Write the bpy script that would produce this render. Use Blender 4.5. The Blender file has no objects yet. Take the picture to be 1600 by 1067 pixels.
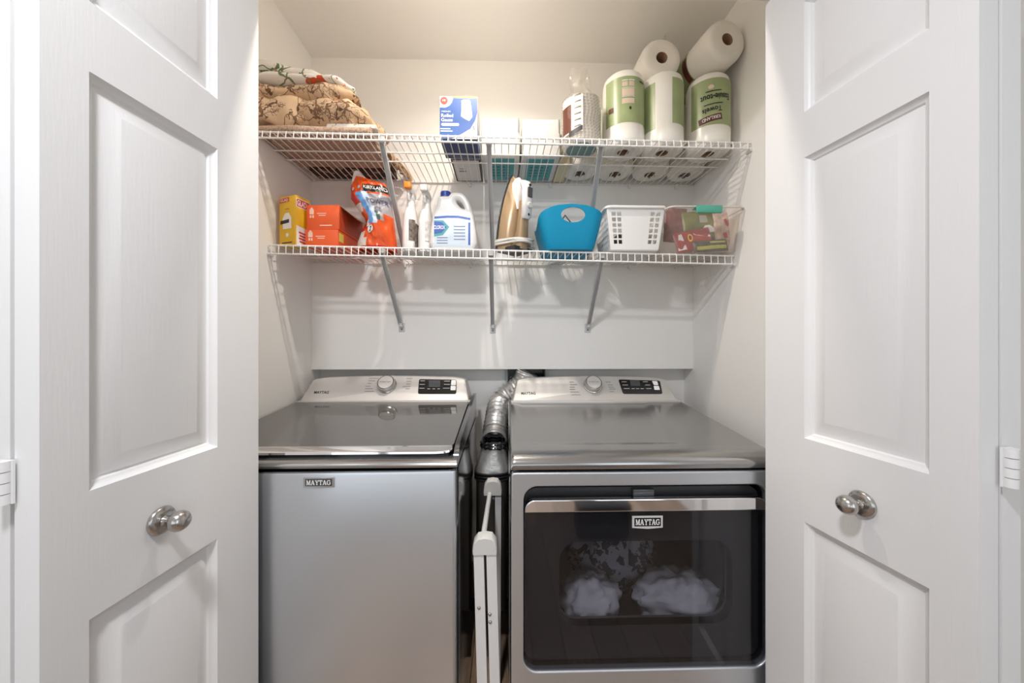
import bpy, bmesh, math, random
from mathutils import Vector, Matrix, noise

random.seed(11)
PI = math.pi
sc = bpy.context.scene
COL = sc.collection

# ------------------------------------------------------------------ camera
F, PSI, HC, HOR = 550.0, math.radians(1.37), 1.23, 530.0
cam = bpy.data.cameras.new('camera')
cam.sensor_width = 36.0
cam.lens = F / 1600 * 36
cam.shift_y = -3.5 / 1600
cam.clip_start = 0.01
camo = bpy.data.objects.new('camera', cam)
camo.location = (0, 0, HC)
camo.rotation_euler = (PI / 2, 0, -PSI)
COL.objects.link(camo)
sc.camera = camo

# ------------------------------------------------------------------ world, lights, exposure
w = bpy.data.worlds.new('world')
sc.world = w
w.use_nodes = True
w.node_tree.nodes['Background'].inputs[0].default_value = (0.8, 0.86, 1, 1)
w.node_tree.nodes['Background'].inputs[1].default_value = 0.3


def area(name, loc, target, size, size_y, power, color, shape='RECTANGLE'):
    d = bpy.data.lights.new(name, 'AREA')
    d.shape = shape
    d.size = size
    d.size_y = size_y
    d.energy = power
    d.color = color
    o = bpy.data.objects.new(name, d)
    o.location = loc
    v = Vector(target) - Vector(loc)
    o.rotation_euler = v.to_track_quat('-Z', 'Y').to_euler()
    COL.objects.link(o)
    return o


area('hall_ceiling_lamp', (-0.30, -0.12, 2.38), (-0.30, -0.12, 0), 0.18, 0.18, 22.5, (0.97, 0.97, 1.0), 'DISK')
area('hall_fill_rear', (-0.25, -3.3, 1.45), (0, 1, 1.35), 2.2, 1.5, 14, (0.84, 0.93, 1.0))  # soft cool fill added behind the camera, an unseen source
area('hall_fill_left', ((-1.55) + 0.03, -1.3, 1.45), (0.6, 0.7, 1.3), 1.3, 1.4, 11, (0.86, 0.94, 1.0))  # added side fill from the left, brightens the door leaf faces
area('hall_fill_right', (1.35 - 0.03, -1.3, 1.45), (-0.6, 0.7, 1.3), 1.3, 1.4, 12.5, (0.86, 0.94, 1.0))  # matching side fill added on the right
LAMP_POWER = 7.3
sc.view_settings.view_transform = 'Standard'
sc.view_settings.look = 'None'
sc.view_settings.gamma = 1
sc.view_settings.use_curve_mapping = False
sc.view_settings.exposure = 0.0
try:
    sc.cycles.use_denoising = True
    sc.cycles.max_bounces = 14
    sc.cycles.diffuse_bounces = 10
    sc.cycles.transparent_max_bounces = 24
    sc.cycles.sample_clamp_indirect = 6
    sc.cycles.caustics_reflective = False
    sc.cycles.caustics_refractive = False
except Exception:
    pass


def at(px, py, Y):
    """photo pixel -> point in the room on the plane at depth Y"""
    a = (px - 800) / F
    s, c = math.sin(PSI), math.cos(PSI)
    z = Y / (c - a * s)
    return Vector((z * (s + a * c), Y, HC + (HOR - py) / F * z))


# ------------------------------------------------------------------ materials
MATS = {}


def mat(name, color, rough=0.5, metal=0.0, bump=0.0, bscale=200, bstretch=(1, 1, 1), spec=0.5, coat=0.0,
        vary=0.0, vscale=20, emit=0, trans=0):
    if name in MATS:
        return MATS[name]
    m = bpy.data.materials.new(name)
    m.use_nodes = True
    nt = m.node_tree
    p = nt.nodes['Principled BSDF']
    c = (color[0], color[1], color[2], 1)
    p.inputs['Base Color'].default_value = c
    p.inputs['Roughness'].default_value = rough
    p.inputs['Metallic'].default_value = metal
    p.inputs['Specular IOR Level'].default_value = spec
    if coat:
        p.inputs['Coat Weight'].default_value = coat
        p.inputs['Coat Roughness'].default_value = 0.05
    if bump or vary:
        tc = nt.nodes.new('ShaderNodeTexCoord')
        mp = nt.nodes.new('ShaderNodeMapping')
        mp.inputs['Scale'].default_value = bstretch
        nt.links.new(tc.outputs['Object'], mp.inputs['Vector'])
    if bump:
        n = nt.nodes.new('ShaderNodeTexNoise')
        n.inputs['Scale'].default_value = bscale
        n.inputs['Detail'].default_value = 3
        nt.links.new(mp.outputs[0], n.inputs['Vector'])
        b = nt.nodes.new('ShaderNodeBump')
        b.inputs['Strength'].default_value = bump
        b.inputs['Distance'].default_value = 0.002
        nt.links.new(n.outputs['Fac'], b.inputs['Height'])
        nt.links.new(b.outputs[0], p.inputs['Normal'])
    if vary:
        n = nt.nodes.new('ShaderNodeTexNoise')
        n.inputs['Scale'].default_value = vscale
        n.inputs['Detail'].default_value = 4
        nt.links.new(mp.outputs[0], n.inputs['Vector'])
        r = nt.nodes.new('ShaderNodeValToRGB')
        r.color_ramp.elements[0].position = 0.3
        r.color_ramp.elements[1].position = 0.7
        r.color_ramp.elements[0].color = tuple(x * (1 - vary) for x in color) + (1,)
        r.color_ramp.elements[1].color = tuple(min(1, x * (1 + vary)) for x in color) + (1,)
        nt.links.new(n.outputs['Fac'], r.inputs['Fac'])
        nt.links.new(r.outputs['Color'], p.inputs['Base Color'])
    MATS[name] = m
    return m


def clear_mat(name, color, body, body_amount=0.15, rough=0.08, ior=1.45):
    """thin clear plastic or glass: tinted transparency, Fresnel gloss, a little milky body"""
    if name in MATS:
        return MATS[name]
    m = bpy.data.materials.new(name)
    m.use_nodes = True
    nt = m.node_tree
    nt.nodes.clear()
    out = nt.nodes.new('ShaderNodeOutputMaterial')
    t = nt.nodes.new('ShaderNodeBsdfTransparent')
    t.inputs[0].default_value = (*color, 1)
    d = nt.nodes.new('ShaderNodeBsdfDiffuse')
    d.inputs[0].default_value = (*body, 1)
    g = nt.nodes.new('ShaderNodeBsdfGlossy')
    g.inputs['Roughness'].default_value = rough
    fr = nt.nodes.new('ShaderNodeFresnel')
    # same reflectance on both sides of the sheet
    geo = nt.nodes.new('ShaderNodeNewGeometry')
    mi = nt.nodes.new('ShaderNodeMix')
    mi.inputs[2].default_value = ior
    mi.inputs[3].default_value = 1 / ior
    nt.links.new(geo.outputs['Backfacing'], mi.inputs[0])
    nt.links.new(mi.outputs[0], fr.inputs['IOR'])
    m1 = nt.nodes.new('ShaderNodeMixShader')
    m1.inputs[0].default_value = body_amount
    nt.links.new(t.outputs[0], m1.inputs[1])
    nt.links.new(d.outputs[0], m1.inputs[2])
    m2 = nt.nodes.new('ShaderNodeMixShader')
    nt.links.new(fr.outputs[0], m2.inputs[0])
    nt.links.new(m1.outputs[0], m2.inputs[1])
    nt.links.new(g.outputs[0], m2.inputs[2])
    nt.links.new(m2.outputs[0], out.inputs[0])
    MATS[name] = m
    return m


def pattern_mat(name, base, layers, rough=0.85, bump=0.15):
    """cloth: base colour with printed motif layers (kind, scale, threshold, colour, seed)"""
    m = bpy.data.materials.new(name)
    m.use_nodes = True
    nt = m.node_tree
    p = nt.nodes['Principled BSDF']
    p.inputs['Roughness'].default_value = rough
    p.inputs['Specular IOR Level'].default_value = 0.2
    tc = nt.nodes.new('ShaderNodeTexCoord')
    prev = None
    for kind, scale, thr, col, seed in layers:
        mp = nt.nodes.new('ShaderNodeMapping')
        mp.inputs['Location'].default_value = (seed, seed * 1.7, seed * 0.6)
        nt.links.new(tc.outputs['Object'], mp.inputs['Vector'])
        nz = nt.nodes.new('ShaderNodeTexNoise')
        nz.inputs['Scale'].default_value = scale * 1.6
        mixv = nt.nodes.new('ShaderNodeMix')
        mixv.data_type = 'VECTOR'
        mixv.inputs['Factor'].default_value = 0.06
        nt.links.new(mp.outputs[0], nz.inputs['Vector'])
        nt.links.new(mp.outputs[0], mixv.inputs[4])
        nt.links.new(nz.outputs['Color'], mixv.inputs[5])
        mth = nt.nodes.new('ShaderNodeMath')
        if kind == 'spot':
            v = nt.nodes.new('ShaderNodeTexVoronoi')
            v.inputs['Scale'].default_value = scale
            nt.links.new(mixv.outputs[1], v.inputs['Vector'])
            mth.operation = 'LESS_THAN'
            nt.links.new(v.outputs['Distance'], mth.inputs[0])
        elif kind == 'line':
            v = nt.nodes.new('ShaderNodeTexVoronoi')
            v.feature = 'DISTANCE_TO_EDGE'
            v.inputs['Scale'].default_value = scale
            nt.links.new(mixv.outputs[1], v.inputs['Vector'])
            mth.operation = 'LESS_THAN'
            nt.links.new(v.outputs['Distance'], mth.inputs[0])
        else:
            v = nt.nodes.new('ShaderNodeTexNoise')
            v.inputs['Scale'].default_value = scale
            v.inputs['Detail'].default_value = 3
            nt.links.new(mp.outputs[0], v.inputs['Vector'])
            mth.operation = 'GREATER_THAN'
            nt.links.new(v.outputs['Fac'], mth.inputs[0])
        mth.inputs[1].default_value = thr
        mx = nt.nodes.new('ShaderNodeMix')
        mx.data_type = 'RGBA'
        mx.inputs[7].default_value = (*col, 1)
        if prev is None:
            mx.inputs[6].default_value = (*base, 1)
        else:
            nt.links.new(prev, mx.inputs[6])
        nt.links.new(mth.outputs[0], mx.inputs[0])
        prev = mx.outputs[2]
    nt.links.new(prev, p.inputs['Base Color'])
    n = nt.nodes.new('ShaderNodeTexNoise')
    n.inputs['Scale'].default_value = 500
    nt.links.new(tc.outputs['Object'], n.inputs['Vector'])
    b = nt.nodes.new('ShaderNodeBump')
    b.inputs['Strength'].default_value = bump
    b.inputs['Distance'].default_value = 0.002
    nt.links.new(n.outputs['Fac'], b.inputs['Height'])
    nt.links.new(b.outputs[0], p.inputs['Normal'])
    MATS[name] = m
    return m


# ------------------------------------------------------------------ mesh helpers
class MB:
    """collects shapes into one mesh"""

    def __init__(self):
        self.bm = bmesh.new()

    def box(self, lo, hi, bevel=0.0, seg=2):
        lo, hi = Vector(lo), Vector(hi)
        r = bmesh.ops.create_cube(self.bm, size=1)
        vs = r['verts']
        c, s = (lo + hi) / 2, hi - lo
        for v in vs:
            v.co = Vector((v.co.x * s.x, v.co.y * s.y, v.co.z * s.z)) + c
        if bevel > 0:
            es = list({e for v in vs for e in v.link_edges})
            bmesh.ops.bevel(self.bm, geom=es, offset=bevel, segments=seg, profile=0.5, affect='EDGES')
        return self

    def tube(self, pts, r, seg=8, closed=False, caps=True):
        pts = [Vector(p) for p in pts]
        n = len(pts)
        rings = []
        up = None
        for i, p in enumerate(pts):
            a = pts[(i - 1) % n] if (closed or i > 0) else p
            b = pts[(i + 1) % n] if (closed or i < n - 1) else p
            t = (b - a).normalized()
            if up is None:
                up = Vector((0, 0, 1)) if abs(t.z) < 0.9 else Vector((1, 0, 0))
            u = t.cross(up)
            if u.length < 1e-6:
                u = t.cross(Vector((0.3, 1, 0.2)))
            u.normalize()
            v = u.cross(t).normalized()
            up = v
            rr = r(i / (n - 1)) if callable(r) else r
            rings.append([self.bm.verts.new(p + u * rr * math.cos(k * 2 * PI / seg) + v * rr * math.sin(k * 2 * PI / seg))
                          for k in range(seg)])
        m = n if closed else n - 1
        for i in range(m):
            A, B = rings[i], rings[(i + 1) % n]
            for k in range(seg):
                self.bm.faces.new((A[k], A[(k + 1) % seg], B[(k + 1) % seg], B[k]))
        if caps and not closed:
            self.bm.faces.new(rings[0][::-1])
            self.bm.faces.new(rings[-1])
        return self

    def lathe(self, prof, seg=32, M=None, a0=0.0, a1=2 * PI):
        """profile of (r, z) turned about z"""
        full = abs(a1 - a0 - 2 * PI) < 1e-6
        k = seg if full else seg + 1
        rings = []
        for r, z in prof:
            ring = []
            for i in range(k):
                a = a0 + (a1 - a0) * i / seg
                ring.append(self.bm.verts.new((r * math.cos(a), r * math.sin(a), z)))
            rings.append(ring)
        for i in range(len(prof) - 1):
            for j in range(seg):
                j2 = (j + 1) % k
                self.bm.faces.new((rings[i][j], rings[i][j2], rings[i + 1][j2], rings[i + 1][j]))
        if M is not None:
            bmesh.ops.transform(self.bm, matrix=M, verts=[v for ring in rings for v in ring])
        return self

    def loft(self, rings, closed=True, caps=True):
        R = [[self.bm.verts.new(p) for p in ring] for ring in rings]
        n = len(R[0])
        for i in range(len(R) - 1):
            for k in range(n if closed else n - 1):
                self.bm.faces.new((R[i][k], R[i][(k + 1) % n], R[i + 1][(k + 1) % n], R[i + 1][k]))
        if caps and closed:
            self.bm.faces.new(R[0][::-1])
            self.bm.faces.new(R[-1])
        return self

    def grid(self, fn, nu, nv, mfn=None):
        V = [[self.bm.verts.new(fn(i / nu, j / nv)) for i in range(nu + 1)] for j in range(nv + 1)]
        for j in range(nv):
            for i in range(nu):
                f = self.bm.faces.new((V[j][i], V[j][i + 1], V[j + 1][i + 1], V[j + 1][i]))
                if mfn:
                    f.material_index = mfn((i + .5) / nu, (j + .5) / nv)
        return self

    def poly(self, pts):
        self.bm.faces.new([self.bm.verts.new(p) for p in pts])
        return self

    def prism(self, poly, fn0, fn1):
        """poly of 2D points, closed solid between fn0(p) and fn1(p)"""
        return self.loft([[fn0(p) for p in poly], [fn1(p) for p in poly]])

    def mesh(self, me, M=None):
        n0 = len(self.bm.verts)
        self.bm.from_mesh(me)
        if M is not None:
            self.bm.verts.ensure_lookup_table()
            bmesh.ops.transform(self.bm, matrix=M, verts=self.bm.verts[n0:])
        return self

    def xf(self, M):
        bmesh.ops.transform(self.bm, matrix=M, verts=self.bm.verts[:])
        return self

    def build(self, name, m, parent=None, smooth=True, angle=35, world=False, recalc=True):
        bm = self.bm
        if recalc:
            bmesh.ops.recalc_face_normals(bm, faces=bm.faces[:])
        if world and parent is not None:
            bmesh.ops.transform(bm, matrix=wm(parent).inverted(), verts=bm.verts[:])
        if smooth:
            ca = math.radians(angle)
            for f in bm.faces:
                f.smooth = True
            for e in bm.edges:
                if len(e.link_faces) == 2:
                    e.smooth = e.calc_face_angle(0) < ca
        me = bpy.data.meshes.new(name)
        bm.to_mesh(me)
        bm.free()
        for x in (m if isinstance(m, (list, tuple)) else [m]):
            me.materials.append(x)
        o = bpy.data.objects.new(name, me)
        COL.objects.link(o)
        if parent is not None:
            o.parent = parent
        return o


def wm(o):
    M = o.matrix_basis.copy()
    while o.parent is not None:
        o = o.parent
        M = o.matrix_basis @ M
    return M


def tag(o, label, cat, group=None, kind=None):
    o['label'] = label
    o['category'] = cat
    if group:
        o['group'] = group
    if kind:
        o['kind'] = kind
    return o


def thing(name, label, cat, loc=(0, 0, 0), rotz=0.0, group=None, M=None):
    o = bpy.data.objects.new(name, None)
    o.empty_display_size = 0.05
    COL.objects.link(o)
    if M is not None:
        o.matrix_basis = M
    else:
        o.location = loc
        o.rotation_euler = (0, 0, rotz)
        o.matrix_basis = Matrix.Translation(loc) @ Matrix.Rotation(rotz, 4, 'Z')
    return tag(o, label, cat, group)


def struct(o, label, cat):
    return tag(o, label, cat, None, 'structure')


def dup(root, M, label):
    def cp(o, parent):
        c = o.copy()
        COL.objects.link(c)
        c.parent = parent
        for ch in [x for x in bpy.data.objects if x.parent == o]:
            cp(ch, c)
        return c
    r = cp(root, None)
    r.matrix_basis = M
    r['label'] = label
    return r


def rrect(w, h, r, n=6, cx=0, cy=0):
    pts = []
    for sx, sy, a in ((1, 1, 0), (-1, 1, 90), (-1, -1, 180), (1, -1, 270)):
        for i in range(n + 1):
            t = math.radians(a + 90 * i / n)
            pts.append((cx + sx * (w / 2 - r) + r * math.cos(t), cy + sy * (h / 2 - r) + r * math.sin(t)))
    return pts


def curve_mesh(loops, depth, bevel=0.0, bres=3, offset=0.0):
    """flat plate (in XY, thickness along Z) with holes"""
    cu = bpy.data.curves.new('c', 'CURVE')
    cu.dimensions = '2D'
    cu.fill_mode = 'BOTH'
    cu.extrude = max(depth / 2 - bevel, 0)
    cu.bevel_depth = bevel
    cu.bevel_resolution = bres
    cu.offset = offset
    for lp in loops:
        sp = cu.splines.new('POLY')
        sp.points.add(len(lp) - 1)
        for i, p in enumerate(lp):
            sp.points[i].co = (p[0], p[1], 0, 1)
        sp.use_cyclic_u = True
    o = bpy.data.objects.new('c', cu)
    me = bpy.data.meshes.new_from_object(o)
    bpy.data.objects.remove(o)
    bpy.data.curves.remove(cu)
    return me


# plane XY -> facing the room (x right, y up, z towards the viewer)
FRONT = Matrix(((1, 0, 0, 0), (0, 0, -1, 0), (0, 1, 0, 0), (0, 0, 0, 1)))


def text_geo(s, w=None, h=None, bold=0.0, cx=0, cy=0, rot=0.0, shear=0.0):
    cu = bpy.data.curves.new('t', 'FONT')
    cu.body = s
    cu.fill_mode = 'FRONT'
    cu.resolution_u = 3
    cu.offset = bold
    cu.shear = shear
    o = bpy.data.objects.new('t', cu)
    me = bpy.data.meshes.new_from_object(o)
    bpy.data.objects.remove(o)
    bpy.data.curves.remove(cu)
    vs = [v.co.copy() for v in me.vertices]
    fs = [tuple(p.vertices) for p in me.polygons]
    bpy.data.meshes.remove(me)
    x0, x1 = min(v.x for v in vs), max(v.x for v in vs)
    y0, y1 = min(v.y for v in vs), max(v.y for v in vs)
    sx = w / (x1 - x0) if w else None
    sy = h / (y1 - y0) if h else None
    sx = sx or sy
    sy = sy or sx
    c, sn = math.cos(rot), math.sin(rot)
    out = []
    for v in vs:
        x, y = (v.x - (x0 + x1) / 2) * sx, (v.y - (y0 + y1) / 2) * sy
        out.append((cx + c * x - sn * y, cy + sn * x + c * y))
    return out, fs


def printed(name, items, m, parent, warp, world=False, sub=0):
    """flat print: ('t', text, cx, cy, w, h[, rot[, bold]]), ('r', cx, cy, w, h[, rot]) or ('p', pts) mapped by warp(x, y)"""
    b = MB()
    for it in items:
        if it[0] == 't':
            vs, fs = text_geo(it[1], it[4], it[5], it[7] if len(it) > 7 else 0.0, it[2], it[3], it[6] if len(it) > 6 else 0.0)
            if sub:
                tb_ = bmesh.new()
                TV = [tb_.verts.new((x, y, 0)) for x, y in vs]
                for f in fs:
                    try:
                        tb_.faces.new([TV[i] for i in f])
                    except ValueError:
                        pass
                bmesh.ops.triangulate(tb_, faces=tb_.faces[:])
                bmesh.ops.subdivide_edges(tb_, edges=tb_.edges[:], cuts=sub, use_grid_fill=True)
                tb_.verts.index_update()
                vs = [(v.co.x, v.co.y) for v in tb_.verts]
                fs = [tuple(v.index for v in f.verts) for f in tb_.faces]
                tb_.free()
            V = [b.bm.verts.new(warp(x, y)) for x, y in vs]
            for f in fs:
                try:
                    b.bm.faces.new([V[i] for i in f])
                except ValueError:
                    pass
        elif it[0] == 'r':
            _, cx, cy, ww, hh = it[:5]
            a = it[5] if len(it) > 5 else 0
            n = 6
            b.grid(lambda u, v: warp(cx + (u - .5) * ww * math.cos(a) - (v - .5) * hh * math.sin(a),
                                     cy + (u - .5) * ww * math.sin(a) + (v - .5) * hh * math.cos(a)), n, 2)
        elif it[0] == 'p':
            b.poly([warp(x, y) for x, y in it[1]])
    return b.build(name, m, parent, smooth=False, world=world, recalc=False)


def lerp(a, b, t):
    return a + (b - a) * t


def sstep(a, b, x):
    t = min(1, max(0, (x - a) / (b - a)))
    return t * t * (3 - 2 * t)


def ell(cx, cy, rx, ry, n=24):
    return [(cx + rx * math.cos(2 * PI * i / n), cy + ry * math.sin(2 * PI * i / n)) for i in range(n)]


# ------------------------------------------------------------------ shared materials
WHITE = mat('wall_paint', (0.87, 0.855, 0.83), 0.7, bump=0.05, bscale=350)
HALLW = mat('hall_paint', (0.62, 0.615, 0.605), 0.8)
CEIL = mat('ceiling_paint', (0.86, 0.845, 0.82), 0.9, bump=0.08, bscale=180)
DOORW = mat('door_paint', (0.82, 0.82, 0.825), 0.38, bump=0.12, bscale=60, bstretch=(4, 4, 0.35))
TRIMW = mat('trim_paint', (0.80, 0.80, 0.80), 0.35)
NICKEL = mat('brushed_nickel', (0.50, 0.48, 0.46), 0.22, 1.0)
CHROME = mat('chrome', (0.85, 0.85, 0.86), 0.06, 1.0)
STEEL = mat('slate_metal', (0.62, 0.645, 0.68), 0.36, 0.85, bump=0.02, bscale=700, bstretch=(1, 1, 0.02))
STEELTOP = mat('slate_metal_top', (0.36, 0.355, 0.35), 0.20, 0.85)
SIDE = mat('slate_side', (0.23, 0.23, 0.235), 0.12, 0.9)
SILVER = mat('silver_console', (0.56, 0.545, 0.53), 0.48, 0.45)
BLACK = mat('black_gloss', (0.012, 0.012, 0.013), 0.12)
DARK = mat('dark_plastic', (0.03, 0.03, 0.032), 0.45)
WIRE = mat('white_vinyl_wire', (0.80, 0.79, 0.77), 0.35)
BRACE = mat('grey_bracket', (0.60, 0.60, 0.60), 0.4)
PRINTW = mat('print_white', (0.85, 0.85, 0.85), 0.5)
PRINTK = mat('print_black', (0.015, 0.015, 0.018), 0.5)
PRINTG = mat('print_grey', (0.22, 0.22, 0.22), 0.5)
CARD = mat('brown_cardboard', (0.36, 0.22, 0.13), 0.8)

# ================================================================== the setting
XL, XR = -0.832, 0.843          # closet side walls
YB, YA = 1.547, 1.625           # back wall, alcove wall behind the machines
ZC = 2.452                      # ceiling

OL, OR = -0.685, 0.755           # door opening
YE0, YE1 = 0.80, 0.885          # entry wall
ZH = at(1160, 1.5, YE1).z       # door header
HX0, HX1, HY0 = -1.55, 1.35, -3.4   # hall


def sbox(name, lo, hi, m, label, cat='wall'):
    return struct(MB().box(lo, hi).build(name, m), label, cat)


sbox('wall_left', (XL - 0.1, YE1, 0), (XL, YA + 0.1, ZC), WHITE, 'off-white left side wall of the laundry closet', 'wall')
sbox('wall_right', (XR, YE1, 0), (XR + 0.1, YA + 0.1, ZC), WHITE, 'off-white right side wall of the laundry closet', 'wall')
sbox('wall_back', (XL, YB, at(640, 577, YB).z), (XR, YA, ZC), WHITE, 'off-white back wall panel behind the wire shelves', 'wall')
alc = sbox('wall_alcove', (XL, YA, 0), (XR, YA + 0.1, ZC), WHITE, 'lower pale grey back wall set back behind the two machines', 'wall')
seam = at(786, 600, YA)
MB().box((seam.x - 0.008, YA - 0.004, 0.3), (seam.x + 0.010, YA, 1.12)).build('joint_strip', TRIMW, alc)
b1 = MB().box((-0.16, YA - 0.012, 0.045), (0.06, YA, 0.21)).build('baseboard_back', mat('raw_wood', (0.36, 0.19, 0.11), 0.7, vary=0.3, vscale=30))
struct(b1, 'bare brown wooden board low on the wall between the machines', 'baseboard')
b1 = MB().box((-0.2, YA - 0.03, 0.0), (0.1, YA, 0.045)).build('trim_1', DARK)
struct(b1, 'black strip along the floor behind the machines', 'trim')
sbox('ceiling', (HX0 - 0.1, HY0 - 0.1, ZC), (HX1 + 0.1, YA + 0.1, ZC + 0.1), CEIL, 'plain cream white ceiling above the shelves', 'ceiling')
# hall behind the camera
sbox('wall_hall_left', (HX0 - 0.1, HY0, 0), (HX0, YE1, ZC), HALLW, 'white hall wall to the left of the camera', 'wall')
sbox('wall_hall_right', (HX1, HY0, 0), (HX1 + 0.1, YE1, ZC), HALLW, 'white hall wall to the right of the camera', 'wall')
sbox('wall_hall_rear', (HX0 - 0.1, HY0 - 0.1, 0), (HX1 + 0.1, HY0, ZC), HALLW, 'white hall wall behind the camera', 'wall')
b = MB()
b.box((HX0, YE0, 0), (OL, YE1, ZC)).box((OR, YE0, 0), (HX1, YE1, ZC)).box((OL, YE0, ZH), (OR, YE1, ZC))
struct(b.build('wall_entry', WHITE), 'white wall around the closet door opening', 'wall')
for i, (x0, x1) in enumerate(((HX0, OL - 0.07), (OR + 0.07, HX1))):
    sbox('baseboard_entry_%s' % ('left', 'right')[i], (x0, YE0 - 0.014, 0), (x1, YE0, 0.10), TRIMW, 'white baseboard on the hall wall %s of the closet opening' % ('left', 'right')[i], 'baseboard')
sbox('baseboard_hall_right', (HX1 - 0.014, HY0, 0), (HX1, YE0 - 0.014, 0.10), TRIMW, 'white baseboard along the right hall wall', 'baseboard')
sbox('baseboard_hall_left', (HX0, HY0, 0), (HX0 + 0.014, YE0 - 0.014, 0.10), TRIMW, 'white baseboard along the left hall wall', 'baseboard')
# frames added around the three hall fill lights; no windows are known there
for n_, cx_, cy_, wdt, hgt, ax in ((1, -0.25, HY0, 2.2, 1.5, 'y'), (2, HX0, -1.3, 1.3, 1.4, 'x'), (3, HX1, -1.3, 1.3, 1.4, 'x')):
    me_ = curve_mesh([rrect(wdt + .16, hgt + .16, .002, 1), rrect(wdt + .01, hgt + .01, .002, 1)], 0.03, 0.004, 1, -.004)
    Rw = FRONT if ax == 'y' else Matrix.Rotation(PI / 2, 4, 'Z') @ FRONT
    wn = MB().mesh(me_, Matrix.Translation((cx_ + (0.018 if n_ == 2 else -0.018 if n_ == 3 else 0), cy_ + (0.018 if n_ == 1 else 0), 1.45)) @ Rw).build('window_%d' % n_, TRIMW)
    struct(wn, ('white frame added around the fill light behind the camera', 'white frame added around the left hall fill light', 'white frame added around the right hall fill light')[n_ - 1], 'window')
# casing round the opening
for i, (lo, hi) in enumerate((((OL - 0.07, YE0 - 0.016, 0), (OL, YE0, ZH + 0.07)), ((OR, YE0 - 0.016, 0), (OR + 0.07, YE0, ZH + 0.07)),
                              ((OL, YE0 - 0.016, ZH), (OR, YE0, ZH + 0.07)))):
    struct(MB().box(lo, hi, 0.004).build('trim_%d' % (i + 2), TRIMW),
           ('white casing left of the closet opening', 'white casing right of the closet opening', 'white casing above the closet opening')[i], 'trim')

# closet ceiling lamp, just above the frame
lm = thing('ceiling_lamp', 'small round downlight on the closet ceiling just inside the doors', 'lamp', (-0.10, 0.955, ZC))
MB().lathe([(0.052, 0), (0.075, 0), (0.072, -0.012), (0.052, -0.030), (0.048, -0.030), (0.046, -0.006), (0.0, -0.006)], 32).build('lamp_housing', TRIMW, lm)
LENS = bpy.data.materials.new('lamp_lens')
LENS.use_nodes = True
_p = LENS.node_tree.nodes['Principled BSDF']
_p.inputs['Emission Color'].default_value = (1.0, 0.82, 0.62, 1)
_p.inputs['Emission Strength'].default_value = 6
MB().lathe([(0, -0.016), (0.046, -0.016)], 24).build('lamp_lens', LENS, lm)
dl = area('closet_lamp_light', (-0.10, 0.955, ZC - 0.034), (-0.10, 0.955, 0), 0.045, 0.045, LAMP_POWER, (1.0, 0.905, 0.79), 'DISK')
dl.data.spread = math.radians(150)

# floor: sub-floor and wooden planks, each its own piece
fl = sbox('floor', (HX0 - 0.1, HY0 - 0.1, -0.06), (HX1 + 0.1, YA + 0.1, -0.006), mat('subfloor', (0.05, 0.035, 0.025), 0.8), 'brown wood plank floor of the closet and hall', 'floor')
plank_m = []
for k, c in enumerate(((0.40, 0.285, 0.205), (0.34, 0.235, 0.165), (0.45, 0.325, 0.235), (0.29, 0.20, 0.14))):
    plank_m.append(mat('plank_wood_%d' % k, c, 0.4, bump=0.06, bscale=40, bstretch=(12, 1, 12), vary=0.28, vscale=14))
PW, PL = 0.128, 1.22
pmesh = []
for k in range(4):
    b = MB().box((0.001, 0.001, -0.012), (PW - 0.001, PL - 0.001, 0), 0.0012, 1)
    o = b.build('plank', plank_m[k], fl)
    pmesh.append(o.data)
    bpy.data.objects.remove(o)
x, i = HX0, 0
while x < HX1 - 0.01:
    y = HY0 - random.random() * PL * 0.9
    while y < YA:
        if y > HY0 - PL * 0.2:
            o = bpy.data.objects.new('plank', pmesh[random.randrange(4)])
            COL.objects.link(o)
            o.parent = fl
            o.location = (x, y, 0)
        y += PL
    x += PW
    i += 1

# ------------------------------------------------------------------ bifold door leaves
PROF = ((0, 0), (0.0025, -0.004), (0.006, -0.0075), (0.010, -0.009), (0.0125, -0.0125), (0.0155, -0.0125), (0.042, -0.0025), (0.0445, -0.002))


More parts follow.
